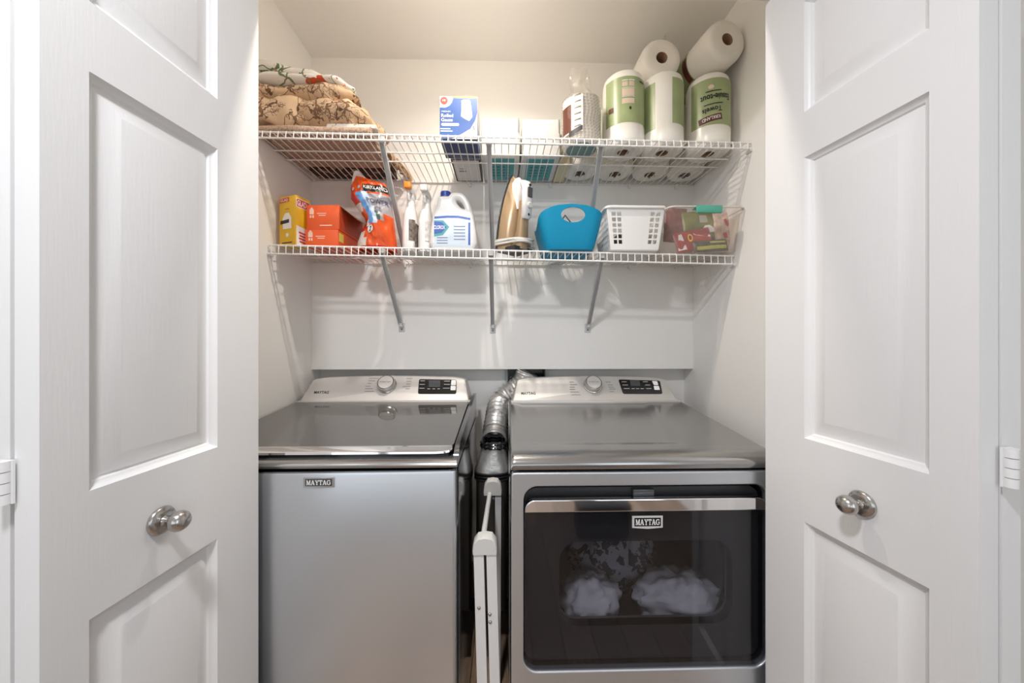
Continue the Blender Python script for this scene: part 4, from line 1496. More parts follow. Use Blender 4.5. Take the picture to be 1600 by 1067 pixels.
FILM = clear_mat('clear_sleeve', (0.97, 0.96, 0.94), (0.9, 0.88, 0.85), 0.06, 0.06)
fb = MB()


def filmfn(u, v):
    a = u * 2 * PI
    if v < 0.62:
        z = v / 0.62 * H
        r = RC * 1.05 + 0.002 * noise.noise(Vector((math.cos(a) * 2, math.sin(a) * 2, v * 6)))
        return Vector((r * math.cos(a), r * math.sin(a), z))
    q = (v - 0.62) / 0.38
    r = RC * 1.05 * (1 - 0.55 * sstep(0, .5, q) + 0.12 * sstep(.5, 1, q))
    k = 1 + 0.5 * q * noise.noise(Vector((math.cos(a) * 2.4, math.sin(a) * 2.4, q * 2 + 7)))
    return Vector((r * k * math.cos(a) - 0.006 * q, r * k * math.sin(a) * .7, H + 0.105 * q * (1 + .25 * noise.noise(Vector((math.cos(a) * 1.7, math.sin(a) * 1.7, 3))))))


fb.grid(filmfn, 56, 34)
fb.build('plastic_sleeve', FILM, t, angle=45)


def cylC(a, z, e=.0035):
    return Vector(((RC + e) * math.cos(a), (RC + e) * math.sin(a), z))


PRW = mat('sleeve_label', (0.78, 0.75, 0.72), 0.45)
MB().grid(lambda u, v: cylC(lerp(-PI / 2 - 1.35, -PI / 2 - .12, u), lerp(.03, H * .97, v)), 24, 4).build('sleeve_label', PRW, t)
MB().grid(lambda u, v: cylC(lerp(-PI / 2 - 1.35, -PI / 2 - .72, u), lerp(.035, H * .80, v), .004), 12, 4).build('label_print', mat('print_brown', (0.12, 0.035, 0.02), 0.5), t)
printed('label_marks', [('r', -.026, .05 + k * .021, .022, .004, .15) for k in range(6)], mat('print_brown_grey', (0.16, 0.13, 0.11), .5), t, lambda x, y: cylC(-PI / 2 + x / RC, y, .0043))
MB().grid(lambda u, v: cylC(lerp(-PI / 2 - .85, -PI / 2 - .15, u), lerp(.018, .034, v) + .016 * u, .0045), 10, 2).build('label_stripe', PRINTK, t)

# ---- linens at the left end
FLORAL = pattern_mat('white_floral_cloth', (0.80, 0.77, 0.72), [('spot', 15, 0.27, (0.56, 0.10, 0.04), 4.0), ('spot', 19, 0.22, (0.13, 0.20, 0.09), 9.0), ('line', 9, 0.018, (0.20, 0.25, 0.14), 2.0), ('spot', 26, 0.13, (0.75, 0.36, 0.2), 1.0)])
TAN = pattern_mat('tan_botanical_cloth', (0.62, 0.45, 0.30), [('noise', 14, 0.60, (0.50, 0.32, 0.18), 6.0), ('line', 17, 0.035, (0.15, 0.085, 0.055), 3.0), ('line', 30, 0.04, (0.24, 0.15, 0.10), 5.0), ('noise', 11, 0.50, (0.64, 0.46, 0.30), 1.0), ('line', 9, 0.010, (0.22, 0.13, 0.08), 8.0)], bump=0.2)
WOVEN = pattern_mat('woven_beige_cloth', (0.50, 0.37, 0.28), [('noise', 160, 0.52, (0.36, 0.25, 0.19), 2.0)], bump=0.5)
DARKC = pattern_mat('dark_brown_cloth', (0.07, 0.045, 0.035), [('noise', 30, 0.58, (0.30, 0.21, 0.14), 5.0)])
LACE = pattern_mat('white_lace', (0.78, 0.74, 0.68), [('noise', 120, 0.60, (0.45, 0.38, 0.32), 2.0)])


def pillow(name, label, c, s, m, seed, rz=0.0, tilt=0.0, e=0.55, amp=0.14, freq=1.7, group=None, cat='cloth', ridge=0.6):
    """puffy folded cloth: superellipsoid with creases, base flattened at c"""
    b = MB()
    nu, nv = 88, 44
    R = Matrix.Rotation(rz, 3, 'Z') @ Matrix.Rotation(tilt, 3, 'Y')

    def sp(x, k):
        return math.copysign(abs(x) ** k, x)

    def fn(u, v):
        th, ph = u * 2 * PI, (v - .5) * PI
        cx, sx = sp(math.cos(ph), .9), sp(math.sin(ph), .9)
        d = Vector((cx * sp(math.cos(th), e), cx * sp(math.sin(th), e), sx))
        q = Vector((d.x * s[0], d.y * s[1], d.z * s[2])) * (freq * 8) + Vector((seed, seed * 1.7, seed * .4))
        cr = noise.noise(q * .6) + ridge * (1 - 2 * abs(noise.noise(q * 1.1 + Vector((5, 1, 2))))) + 0.3 * noise.noise(q * 2.6)
        r = 1 + amp * cr
        p = R @ Vector((d.x * s[0] * r, d.y * s[1] * r, d.z * s[2] * (1 + amp * 1.8 * cr)))
        p.z = max(p.z, -s[2] * .97) + s[2]
        return p
    b.grid(fn, nu, nv)
    bmesh.ops.remove_doubles(b.bm, verts=b.bm.verts[:], dist=1e-5)
    o = b.build(name, m, None, angle=75)
    o.location = c
    return tag(o, label, cat, group)


def folded(name, label, c, sx, sy, layers, th, m, seed, rz=0.0, group=None, cat='cloth', wav=0.006, taper=0.0):
    """cloth folded back and forth: rounded folds at the front, with thickness"""
    prof = []
    n = 14
    for L in range(layers):
        z = L * th
        y0, y1 = -sy / 2, sy / 2
        ys = [lerp(y1, y0 + th * .5, i / n) for i in range(n + 1)] if L % 2 == 0 else [lerp(y0 + th * .5, y1, i / n) for i in range(n + 1)]
        prof += [(y, z + th * .5) for y in ys]
        if L < layers - 1:
            if L % 2 == 0:
                for i in range(1, 6):
                    a_ = -PI / 2 - PI * i / 6
                    prof.append((y0 + th * .5 + th * .5 * math.cos(a_) * 1.0, (L + 1) * th + th * .5 * math.sin(a_)))
            else:
                for i in range(1, 6):
                    a_ = -PI / 2 + PI * i / 6
                    prof.append((y1 + th * .45 * math.cos(a_), (L + 1) * th + th * .5 * math.sin(a_)))
    b = MB()
    hl = th * .40
    N = len(prof)
    up, dn = [], []
    for i in range(N):
        p0, p1 = Vector(prof[max(i - 1, 0)]), Vector(prof[min(i + 1, N - 1)])
        t_ = (p1 - p0).normalized()
        nn = Vector((-t_.y, t_.x))
        up.append(Vector(prof[i]) + nn * hl)
        dn.append(Vector(prof[i]) - nn * hl)
    loop = up + dn[::-1]
    nx = 40
    rings = []
    for k in range(nx + 1):
        u = k / nx
        x = (u - .5) * sx
        edge = 1 - 0.55 * (sstep(.90, 1, u) + sstep(.10, 0, u)) if False else 1
        ring = []
        for y, z in loop:
            w_ = wav * noise.noise(Vector((x * 7 + seed, y * 9, z * 5)))
            zz = z * (1 - taper * sstep(.55, 1, u)) + w_ * (z > th * .3)
            yy_ = y + 1.6 * wav * noise.noise(Vector((x * 5 + seed * 2, z * 6, 4)))
            xx_ = x + (1 if u > .5 else -1) * abs(u - .5) * 2 * .02 * noise.noise(Vector((y * 12, z * 30, seed)))
            ring.append((xx_, yy_, max(zz, 0.0)))
        rings.append(ring)
    b.loft(rings)
    o = b.build(name, m, None, angle=60)
    o.location = c
    o.rotation_euler = (0, 0, rz)
    return tag(o, label, cat, group)


zl = deck('up', -0.6, 1.3)
lx0, lx1 = XL + 0.016, at(594, 215, 1.30).x
folded('folded_mat', 'flat woven beige folded cloth under the linen pile, left end of the upper shelf', ((lx0 + lx1) / 2, 1.312, zl + .002), lx1 - lx0, 0.235, 2, 0.014, WOVEN, 3, wav=0.003)
folded('dark_cloth', 'dark brown folded cloth behind the beige mat against the back wall', ((lx0 + lx1) / 2 + .005, 1.492, zl + .002), lx1 - lx0 - .02, 0.085, 2, 0.03, DARKC, 6, wav=0.004)
# fringed edge hanging at the back right of the mat
fr_ = MB()
for k in range(26):
    u = k / 25
    x = lx1 + 0.010 + 0.025 * u + .006 * math.sin(k * 2.1)
    y = lerp(1.36, 1.535, u)
    z = zl + .03 + .005 * math.sin(k)
    fr_.tube([(x - .02, y, z), (x + .008, y, z - .004), (x + .014 + .006 * math.sin(k * 3.), y + .006, z - .018), (x + .012, y + .01, z - .028)], .0035, 6)
tag(fr_.build('fringe_trim', mat('fringe_tan', (0.50, 0.34, 0.2), .9), None), 'tan knotted fringe hanging behind the linen pile on the upper shelf', 'fringe', None, 'stuff')
pl = at(555, 206, 1.215)
folded('lace_cloth', 'small white lace cloth folded at the right foot of the linen pile', (pl.x - .012, 1.255, zl + .033), 0.15, 0.10, 1, 0.012, LACE, 9, wav=0.004)
zc_ = zl + .032
pillow('tan_cushion_cover', 'large tan botanical cushion cover bundled at the right of the linen pile, above the lace', (at(515, 190, 1.28).x, 1.30, zc_ + .010), (0.165, 0.095, 0.052), TAN, 2.3, -.10, .10, amp=.20, group=None)
pillow('tan_cushion_cover', 'tan botanical cushion cover with pointed corner bundled by the left door', (at(432, 190, 1.26).x + .012, 1.275, zc_ + .002), (0.105, 0.085, 0.054), TAN, 7.9, .12, -.04, amp=.26, e=.8)
pillow('tan_cushion_cover', 'tan rolled botanical cloth lying between floral cloth and the lower cushion covers', (at(478, 165, 1.28).x, 1.30, zc_ + .098), (0.182, 0.09, 0.030), TAN, 4.6, -.03, .03, amp=.22)
fx = at(468, 140, 1.29).x
fb_ = pillow('floral_tablecloth', 'white folded cloth with red flowers on top of the linen pile', (fx, 1.30, zc_ + .148), (0.19, 0.10, 0.021), FLORAL, 5.5, -.02, .03, e=.5, amp=.13, freq=1.5)
ft_ = pillow('floral_upper', '', (fx - .035, 1.305, zc_ + .186), (0.150, 0.09, 0.021), FLORAL, 9.1, .05, .09, e=.5, amp=.16, freq=1.6)
bm = bmesh.new()
bm.from_mesh(ft_.data)
bmesh.ops.translate(bm, vec=ft_.location - fb_.location, verts=bm.verts[:])
bm.from_mesh(fb_.data)
bm.to_mesh(fb_.data)
bm.free()
bpy.data.objects.remove(ft_)

# ================================================================== lower shelf
YEL = mat('carton_yellow', (0.78, 0.47, 0.02), 0.4)
ORG = mat('carton_orange', (0.72, 0.10, 0.02), 0.45)
ORGD = mat('carton_orange_dark', (0.42, 0.05, 0.015), 0.5)
# ---- yellow bag carton
sx, sy = 0.080, 0.060
Y0 = 1.262
pL = at(427.5, 345, Y0 + .005)
th = -0.36
ct, st = math.cos(th), math.sin(th)
cx = pL.x + (sx / 2 * ct) - (sy / 2 * st) * 1.0
cy = Y0 + 0.008 + sy / 2 * ct + sx / 2 * abs(st)
zb = deck('low', cx, cy)
sz = at(440, 304, Y0 + .01).z - zb
t = boxthing('bag_box', 'tall yellow bag carton at the left end of the lower shelf', 'box', (cx, cy, zb), (sx, sy, sz), YEL, th)
f1, f2, f3 = front(sx, sy), front(sx, sy, .0012), front(sx, sy, .0018)
printed('red_badge', [('p', [(-sx * .46, sz * .87), (sx * .12, sz * .885), (sx * .12, sz * .97), (-sx * .46, sz * .955)])], REDP, t, f1)
printed('lettering', [('t', 'GLAD', -sx * .17, sz * .92, sx * .48, .010, .02, .02)], PRINTW, t, f2)
printed('bag_picture', [('p', [(-sx * .26, sz * .34), (sx * .26, sz * .34), (sx * .26, sz * .56), (sx * .10, sz * .66), (-sx * .12, sz * .66), (-sx * .28, sz * .56)]), ('p', ell(0, sz * .22, .007, .007))], PRINTW, t, f1)
printed('ribbon', [('p', [(-sx * .40, sz * .44), (sx * .12, sz * .46), (sx * .12, sz * .53), (-sx * .40, sz * .51)]), ('r', 0, sz * .06, sx * .6, .004), ('r', 0, sz * .74, sx * .25, .002)], PRINTK, t, f2)
r1, r2, r3 = right(sx, sy), right(sx, sy, .0012), right(sx, sy, .0018)
printed('white_badge', [('p', [(-sy * .47, sz * .765), (sy * .46, sz * .765), (sy * .46, sz * .945), (-sy * .47, sz * .945)])], PRINTW, t, r1)
printed('red_badge', [('p', [(-sy * .43, sz * .78), (sy * .42, sz * .78), (sy * .42, sz * .93), (-sy * .43, sz * .93)])], REDP, t, r2)
printed('lettering', [('t', 'GLAD', -sy * .10, sz * .855, sy * .62, .020, 0, .02)], PRINTW, t, r3)
printed('side_panel', [('p', [(-sy * .45, 0), (sy * .48, 0), (sy * .48, sz * .36), (-sy * .45, sz * .40)])], PRINTW, t, r1)
printed('side_marks', [('r', 0, sz * (.08 + .06 * k), sy * (.5 + .1 * (k % 2)), .006, -.12) for k in range(4)], REDP, t, r2)

# ---- two orange cartons
Yo = 1.285
x0, x1 = at(479.5, 340, Yo).x, at(531.5, 340, Yo).x
y1_ = at(479, 388, Yo)
zb = deck('low', (x0 + x1) / 2, 1.38)
hlow = at(500, 358.5, Yo).z - zb
sx, sy = x1 - x0, 0.195
PALEO = mat('print_pale_orange', (0.80, 0.52, 0.42), 0.5)


def omarks(t, sx, sy, sz, y0):
    f = front(sx, sy)
    hx_ = -sx * .34
    printed('white_marks', [('p', [(hx_ - .008, y0), (hx_ + .008, y0), (hx_ + .008, y0 + .016), (hx_, y0 + .026), (hx_ - .008, y0 + .016)]), ('r', hx_ - .004, y0 - .008, .006, .009), ('r', hx_ + .005, y0 - .008, .006, .009),
                            ('r', -.004, y0 + .003, .034, .003), ('r', -.002, y0 - .004, .026, .003)], PALEO, t, f)


t = boxthing('orange_box', 'lower orange carton of the stack of two, yellow mark on its side', 'box', ((x0 + x1) / 2 - .004, Yo + sy / 2, zb), (sx, sy, hlow), ORG, -.03, 'orange cartons stacked on the lower shelf')
omarks(t, sx, sy, hlow, hlow * .55)
printed('yellow_patch', [('r', -sy * .38, hlow * .6, sy * .18, hlow * .5)], YELP, t, right(sx, sy))
zo = zb + hlow + .001
hup = at(500, 319.5, Yo).z - zo
t = boxthing('orange_box', 'upper orange carton of the stack of two, end flap open', 'box', ((x0 + x1) / 2, Yo + .004 + sy / 2, zo), (sx, sy, hup), ORG, -.05, 'orange cartons stacked on the lower shelf')
omarks(t, sx, sy, hup, hup * .62)
printed('small_marks', [('r', .012, hup * .17, .045, .004)], PALEO, t, front(sx, sy))
MB().box((sx / 2 - .0005, -sy / 2 + .006, .004), (sx / 2 + .0006, sy / 2 - .006, hup - .004)).build('open_side', ORGD, t)
fl_ = MB()
fl_.loft([[(sx / 2, -sy / 2 + .01, hup - .001), (sx / 2, sy / 2 - .01, hup - .001), (sx / 2, sy / 2 - .01, hup), (sx / 2, -sy / 2 + .01, hup)],
          [(sx / 2 + .058, -sy / 2 + .03, hup - .048), (sx / 2 + .058, sy / 2 - .02, hup - .048), (sx / 2 + .0585, sy / 2 - .02, hup - .047), (sx / 2 + .0585, -sy / 2 + .03, hup - .047)]])
fl_.build('flap', CARD, t)

# ---- detergent pouch
Yp = 1.36
BAGM = [mat('pouch_orange', (0.70, 0.09, 0.015), 0.25), mat('pouch_red', (0.50, 0.03, 0.02), 0.25), mat('pouch_clear_white', (0.66, 0.62, 0.58), 0.2),
        mat('pouch_black', (0.015, 0.012, 0.012), 0.3), mat('pouch_blue', (0.12, 0.30, 0.62), 0.25), mat('pouch_grey', (0.40, 0.38, 0.40), 0.25), mat('pouch_pale_blue', (0.50, 0.62, 0.78), 0.25), mat('pouch_green', (0.08, 0.12, 0.10), 0.3)]
pts_t = [(268, 553, 575), (285, 549.5, 602), (296, 548, 606), (312, 549, 611), (328, 560, 613), (343, 571, 615), (352, 573, 616), (365, 566, 618), (380, 560, 620), (393, 558, 621)]
bx = at(588, 390, Yp)
zb = deck('low', bx.x, Yp)
prof = []
for py, pl_, pr_ in pts_t:
    A, B_ = at(pl_, py, Yp), at(pr_, py, Yp)
    prof.append((A.z, A.x - bx.x, B_.x - bx.x))
prof = [(z - zb, a_, b_) for z, a_, b_ in prof][::-1]
prof[0] = (0.0, prof[0][1], prof[0][2])
HB = prof[-1][0]


def bag_edges(z):
    for i in range(len(prof) - 1):
        if z <= prof[i + 1][0] or i == len(prof) - 2:
            q = (z - prof[i][0]) / (prof[i + 1][0] - prof[i][0])
            q = min(1, max(0, q))
            return lerp(prof[i][1], prof[i + 1][1], q), lerp(prof[i][2], prof[i + 1][2], q)


def bag_pt(u, v, side=-1, e=0.0):
    # slanted zip top: the right side is lower than the left
    z = v * HB
    a_, b_ = bag_edges(z)
    x = lerp(a_, b_, u)
    th_ = 0.050 * (1 - v) ** .6 * (4 * u * (1 - u)) ** .55 + 0.020 * math.sin(PI * min(1, v * 1.05)) * (4 * u * (1 - u)) ** .6
    cr = .010 * noise.noise(Vector((x * 22, z * 18, 3.3))) + .008 * (1 - 2 * abs(noise.noise(Vector((x * 30 + z * 14, z * 20 - x * 9, 8.1)))))
    th_ += cr * (4 * u * (1 - u)) ** .5
    drop = 0.035 * sstep(.3, 1, u) * sstep(.82, 1, v)
    return Vector((x, side * (th_ + e) - .012 * sstep(.5, .0, v) * 0, z - drop))


def bag_col(u, v):
    s = u + .12 * math.sin(v * 9)
    if v > .93 - .05 * u:
        return 2
    if v < .05:
        return 1
    if .70 < v < .80 and u > .42:
        return 3
    if u < .16 + .10 * math.sin(v * 14) and v > .45:
        return 2 if v < .56 or v > .82 else 1
    if v < .38 and u < .24:
        return 2 if v < .22 else 1
    dd = (u - (.36 + .22 * (.72 - v)))
    if .30 < v < .70 and abs(dd) < .15:
        return 4 if dd < .02 else 6
    if .34 < v < .46 and .40 < u < .78:
        return 7 if math.hypot(u - .6, (v - .39) * 1.6) < .10 else 5
    if .42 < v < .68 and u > .45:
        return 5
    if .27 < v < .34 and u < .35:
        return 2
    if v < .14:
        return 0 if u > .35 else 2
    return 0


t = thing('detergent_pouch', 'orange and white crumpled detergent pouch beside the orange cartons', 'pouch', (bx.x, Yp, zb), 0)
b = MB()
b.grid(lambda u, v: bag_pt(u, v, -1), 60, 90, bag_col)
b.grid(lambda u, v: bag_pt(u, v, 1), 30, 45, lambda u, v: 0)
bmesh.ops.remove_doubles(b.bm, verts=b.bm.verts[:], dist=2e-4)
b.build('pouch', BAGM, t, angle=60)
wB = lambda x, y: bag_pt(x, y, -1, .0035)
printed('lettering', [('t', 'KIRKLAND', .725, .752, .54, .046, -.02, .012)], PRINTW, t, wB, sub=3)
printed('lettering', [('t', 'POWER', .72, .575, .50, .062, -.06, .0), ('t', 'CE', .70, .475, .18, .05, -.05)], mat('print_navy', (0.03, 0.04, 0.12), .4), t, wB, sub=3)
printed('warning_mark', [('p', ell(.42, .235, .085, .045, 20))], PRINTW, t, wB)
printed('warning_sign', [('p', [(.39, .205), (.42, .235), (.39, .265), (.42, .262), (.45, .265), (.43, .235), (.45, .205)])], PRINTK, t, lambda x, y: bag_pt(x, y, -1, .0045))
printed('small_seals', [('p', ell(.14, .745, .045, .022, 14)), ('p', ell(.33, .755, .045, .022, 14))], mat('print_pale', (0.5, 0.5, 0.5), 0.5), t, wB)


# ---- spray bottles
def spray(name, label, px0, px1, pyt, Y, capm, bodym, labm, side):
    X = at((px0 + px1) / 2, 350, Y).x
    W_ = at(px1, 350, Y).x - at(px0, 350, Y).x
    zb = deck('low', X, Y)
    H = at(645, pyt, Y).z - zb
    t = thing(name, label, 'spray bottle', (X, Y, zb), 0, None)
    sec = [(0, .46, .9), (.012, .5, 1), (.30, .5, 1), (.48, .44, .92), (.60, .36, .72), (.68, .30, .5), (.735, .27, .34), (.775, .25, .30)]
    rings = []
    for zz, rx, ry in sec:
        ring = []
        for i in range(28):
            a = 2 * PI * i / 28
            ring.append((W_ * rx * math.copysign(abs(math.cos(a)) ** .75, math.cos(a)), .048 * ry * math.copysign(abs(math.sin(a)) ** .75, math.sin(a)), H * zz))
        rings.append(ring)
    MB().loft(rings).build('bottle', bodym, t, angle=50)
    MB().lathe([(.0, H * .77), (.0155, H * .77), (.0155, H * .83), (.012, H * .84), (.012, H * .88), (0, H * .88)], 24).build('collar', mat('spray_collar', (0.70, 0.70, 0.70), .3), t)
    hd = MB()
    hd.loft([[(-.009, -.040, H * .885), (.009, -.040, H * .885), (.009, .038, H * .865), (-.009, .038, H * .865)], [(-.013, -.034, H * .93), (.013, -.034, H * .93), (.013, .034, H * .92), (-.013, .034, H * .92)],
             [(-.010, -.034, H * .985), (.010, -.034, H * .985), (.010, .030, H * .975), (-.010, .030, H * .975)], [(-.006, -.028, H), (.006, -.028, H), (.006, .024, H * .99), (-.006, .024, H * .99)]])
    hd.build('spray_head', bodym, t, angle=50)
    MB().box((-.0135, -.056, H * .905), (.0135, -.036, H * .998), .004).build('nozzle', capm, t)
    tr_ = MB().tube([(0, -.030, H * .89), (0, -.040, H * .82), (0, -.034, H * .76)], .006, 8)
    tr_.build('trigger', mat('spray_trigger', (0.62, 0.62, 0.62), .35), t)
    lb = MB()
    lb.grid(lambda u, v: Vector((side * (W_ * .5 + .0008 - .02 * max(0, (abs(u - .5) - .2)) ** 2 * 3), lerp(-.036, .036, u), lerp(H * .08, H * .42, v))), 10, 4)
    lb.build('label', labm, t)
    fr_ = MB().grid(lambda u, v: Vector((W_ * .5 * lerp(.15, .85, u), -.0485 * (1 - (lerp(.15, .85, u)) ** 3.2) ** .40 - .0009, lerp(H * .16, H * .46, v))), 8, 4)
    fr_.build('label', labm, t)


WPL = mat('white_plastic', (0.78, 0.77, 0.75), 0.3)
spray('spray_bottle', 'white spray bottle with orange nozzle beside the detergent pouch', 630.5, 654, 292.5, 1.38, mat('orange_plastic', (0.80, 0.26, 0.02), .35), WPL, mat('label_dark', (0.16, 0.13, 0.11), .5, vary=.6, vscale=90), 1)
spray('spray_bottle', 'white spray bottle with white nozzle beside the bleach jug', 654.5, 678.5, 296.5, 1.385, WPL, WPL, mat('label_pale', (0.60, 0.58, 0.56), .5, vary=.3, vscale=70), 1)

# ---- bleach jug
Yj = 1.37
Xj = at(710.5, 350, Yj).x
zb = deck('low', Xj, Yj)


def jp(px, py):
    p = at(px, py, Yj)
    return (p.x - Xj, max(p.z - zb, 0))


outl = [jp(*q) for q in ((681, 397), (680.5, 352), (683, 340), (687, 330), (688.5, 322), (690, 316), (703, 316), (709, 311), (718, 310), (727, 314), (734, 325), (739, 340), (741, 352), (741, 397))]
hol = [jp(*q) for q in ((714, 320), (719, 319), (724, 322), (728, 328), (730, 334), (727, 335), (722, 333), (717, 328), (714, 324))]
t = thing('bleach_jug', 'white bleach jug with blue cap on the lower shelf', 'bottle', (Xj, Yj, zb), 0)


def smooth_poly(p, n=5):
    out = []
    N = len(p)
    for i in range(N):
        p0, p1, p2, p3 = (Vector(p[(i + k - 1) % N]) for k in range(4))
        for k in range(n):
            u = k / n
            out.append(tuple(0.5 * ((2 * p1) + (p2 - p0) * u + (2 * p0 - 5 * p1 + 4 * p2 - p3) * u * u + (3 * p1 - p0 - 3 * p2 + p3) * u ** 3)))
    return out


JUG = mat('jug_plastic', (0.80, 0.80, 0.79), .3)
oo = [(x, max(z, .0)) for x, z in smooth_poly(outl, 3)]
MB().mesh(curve_mesh([oo, smooth_poly(hol, 3)], 0.115, 0.016, 4, -0.012), FRONT).build('jug', JUG, t, angle=50)
nk, c1 = jp(696.5, 316), jp(696.5, 307)
MB().lathe([(.0, nk[1] - .02), (.016, nk[1] - .02), (.016, c1[1]), (0, c1[1])], 24, Matrix.Translation((nk[0], 0, 0))).build('neck', JUG, t)
ctp = jp(696.5, 300.5)
MB().lathe([(.0195, c1[1] - .004), (.0198, ctp[1] - .003), (.018, ctp[1]), (0, ctp[1])], 28, Matrix.Translation((nk[0], 0, 0))).build('cap', mat('cap_blue', (0.015, 0.06, 0.36), .35), t, angle=30)
LB1, LB2 = mat('label_sky', (0.62, 0.72, 0.82), .4), mat('label_cobalt', (0.03, 0.10, 0.42), .35)
lf = lambda e: (lambda x, y: Vector((x, -.0575 - e - .0008, y)))
hw_ = .072
lz0, lz1 = jp(700, 391)[1], jp(700, 345)[1]
fj = lf(0.0)
printed('label', [('p', [(-hw_ + .005, lz0), (hw_ - .006, lz0), (hw_ - .006, lz1 - .008), (.02, lz1), (-.02, lz1), (-hw_ + .005, lz1 - .004)])], LB1, t, fj)
printed('label_border', [('p', [(-hw_ + .005, lz1 - .004), (-.02, lz1), (.02, lz1), (hw_ - .006, lz1 - .008), (hw_ - .006, lz1 - .016), (.02, lz1 - .008), (-.02, lz1 - .008), (-hw_ + .005, lz1 - .012)]),
                         ('r', hw_ - .010, (lz0 + lz1) / 2 - .01, .008, lz1 - lz0 - .03)], LB2, t, lf(.0006))
printed('emblem', [('p', [(-hw_ + .004, lz1 - .018), (-.035, lz1 - .018), (-.012, lz1 - .042), (-.035, lz1 - .072), (-hw_ + .004, lz1 - .078)])], TEAL, t, lf(.0006))
printed('emblem', [('p', [(-hw_ + .004, lz1 - .022), (-.040, lz1 - .024), (-.022, lz1 - .043), (-.040, lz1 - .064), (-hw_ + .004, lz1 - .068)])], LB2, t, lf(.0011))
printed('lettering', [('t', 'CLOROX', -.048, lz1 - .044, .042, .014, 0, .02)], PRINTW, t, lf(.0016))
printed('label_marks', [('r', .026, lz1 - .040 - k * .012, .042, .003) for k in range(5)] + [('r', -.038, lz0 + .012 + k * .01, .04, .003) for k in range(3)], mat('print_blue_pale', (0.16, 0.2, 0.36), 0.5), t, lf(.0006))

# ---- iron standing on its heel
Yi = 1.36
zb = deck('low', 0.02, Yi)
tip = at(801, 277, Yi)
HI = tip.z - zb
a_ = math.radians(48)
ndir = Vector((math.cos(a_), -math.sin(a_), 0))      # away from the soleplate, towards the handle
udir = Vector((math.sin(a_), math.cos(a_), 0))       # across the soleplate; -u is the left-hand edge in view
base = Vector((at(793.5, 385, Yi).x, Yi, zb))
t = thing('clothes_iron', 'gold and white steam iron standing upright on the lower shelf', 'iron', base, 0)


def sole(s, n=22):
    """teardrop outline (u, z) scaled by s"""
    L = []
    for i in range(n + 1):
        q = i / n
        wv = 0.060 * (1 - q ** 2.1) ** .9
        L.append((-wv, q))
    R = [(-x, q) for x, q in L[::-1][1:]]
    return [(x * s, q) for x, q in L + R]


def irp(u, z, n):
    return udir * u + ndir * (n + .024 * z / HI) + Vector((0, 0, z))


lean = 0.0
IGOLD = mat('iron_gold', (0.42, 0.29, 0.17), 0.28, 0.25)
out = sole(1.0)
MB().loft([[irp(x, .012 + q * (HI - .012), -.006) for x, q in out], [irp(x, .012 + q * (HI - .012), 0) for x, q in out]]).build('soleplate', mat('soleplate', (0.25, 0.25, 0.26), .25, .9), t, angle=40)
MB().loft([[irp(x * .99, .013 + q * (HI - .014), 0.0) for x, q in out], [irp(x * .99, .013 + q * (HI - .014), .004) for x, q in out]]).build('heat_shield', DARK, t, angle=40)
secs = []
for n_, s, zt_, zl_ in ((.004, .97, .985, .012), (.018, .94, .95, .006), (.034, .84, .88, .004), (.046, .68, .80, .002), (.052, .50, .72, .002)):
    secs.append([irp(x * s, zl_ + q * (HI * zt_ - zl_), n_) for x, q in out])
MB().loft(secs).build('iron_body', IGOLD, t, angle=40)


def icol(secs_, name, m, ang=45):
    """rounded column from (n, z, half width, half depth) stations"""
    rings = []
    for n_, z_, hw2, hd2 in secs_:
        rings.append([irp(hw2 * math.copysign(abs(math.cos(k * PI / 10)) ** .7, math.cos(k * PI / 10)), z_, n_ + hd2 * math.copysign(abs(math.sin(k * PI / 10)) ** .7, math.sin(k * PI / 10))) for k in range(20)])
    return MB().loft(rings).build(name, m, t, angle=ang)


# gold rear pillar of the handle, white nose and white control panel
icol([(.060, .006, .030, .028), (.066, HI * .12, .027, .022), (.072, HI * .26, .023, .017), (.074, HI * .42, .021, .014), (.074, HI * .60, .019, .012)], 'handle_pillar', IGOLD)
hnd = icol([(.046, HI * .52, .016, .012), (.042, HI * .64, .020, .018), (.040, HI * .76, .022, .022), (.036, HI * .86, .018, .022), (.032, HI * .915, .009, .014)], 'handle', WPL)
icol([(.088, HI * .38, .016, .008), (.090, HI * .41, .021, .012), (.090, HI * .60, .022, .013), (.086, HI * .76, .021, .014), (.074, HI * .83, .018, .016), (.060, HI * .86, .012, .012)], 'control_panel', WPL)
MB().loft([[irp(x, z, .100) for x, z in rrect(.022, .036, .003, 3, 0, HI * .685)], [irp(x, z, .1042) for x, z in rrect(.022, .036, .003, 3, 0, HI * .685)]]).build('screen', mat('lcd_grey', (0.07, 0.075, 0.08), 0.2), hnd)
NQ = ndir.to_track_quat('Z', 'Y').to_matrix().to_4x4()
MB().lathe([(0.011, 0), (.011, .006), (.009, .008), (0, .008)], 20, Matrix.Translation(irp(0, HI * .53, .1015)) @ NQ).build('dial', mat('iron_dial', (0.62, 0.61, 0.60), .35), hnd)
for zz in (.775, .425):
    MB().lathe([(0.0052, 0), (.0048, .003), (0, .0035)], 14, Matrix.Translation(irp(0, HI * zz, .0995)) @ NQ).build('button', PRINTK, hnd)
hl_ = MB().loft([[irp(x * .8, .001 + 0 * q, n_) for x, q, n_ in ((-.062, 0, -.004), (.062, 0, -.004), (.058, 0, .085), (-.058, 0, .085))], [irp(x * .8, .014, n_) for x, q, n_ in ((-.062, 0, -.004), (.062, 0, -.004), (.058, 0, .085), (-.058, 0, .085))]])
hl_.build('heel', DARK, t)
cd = []
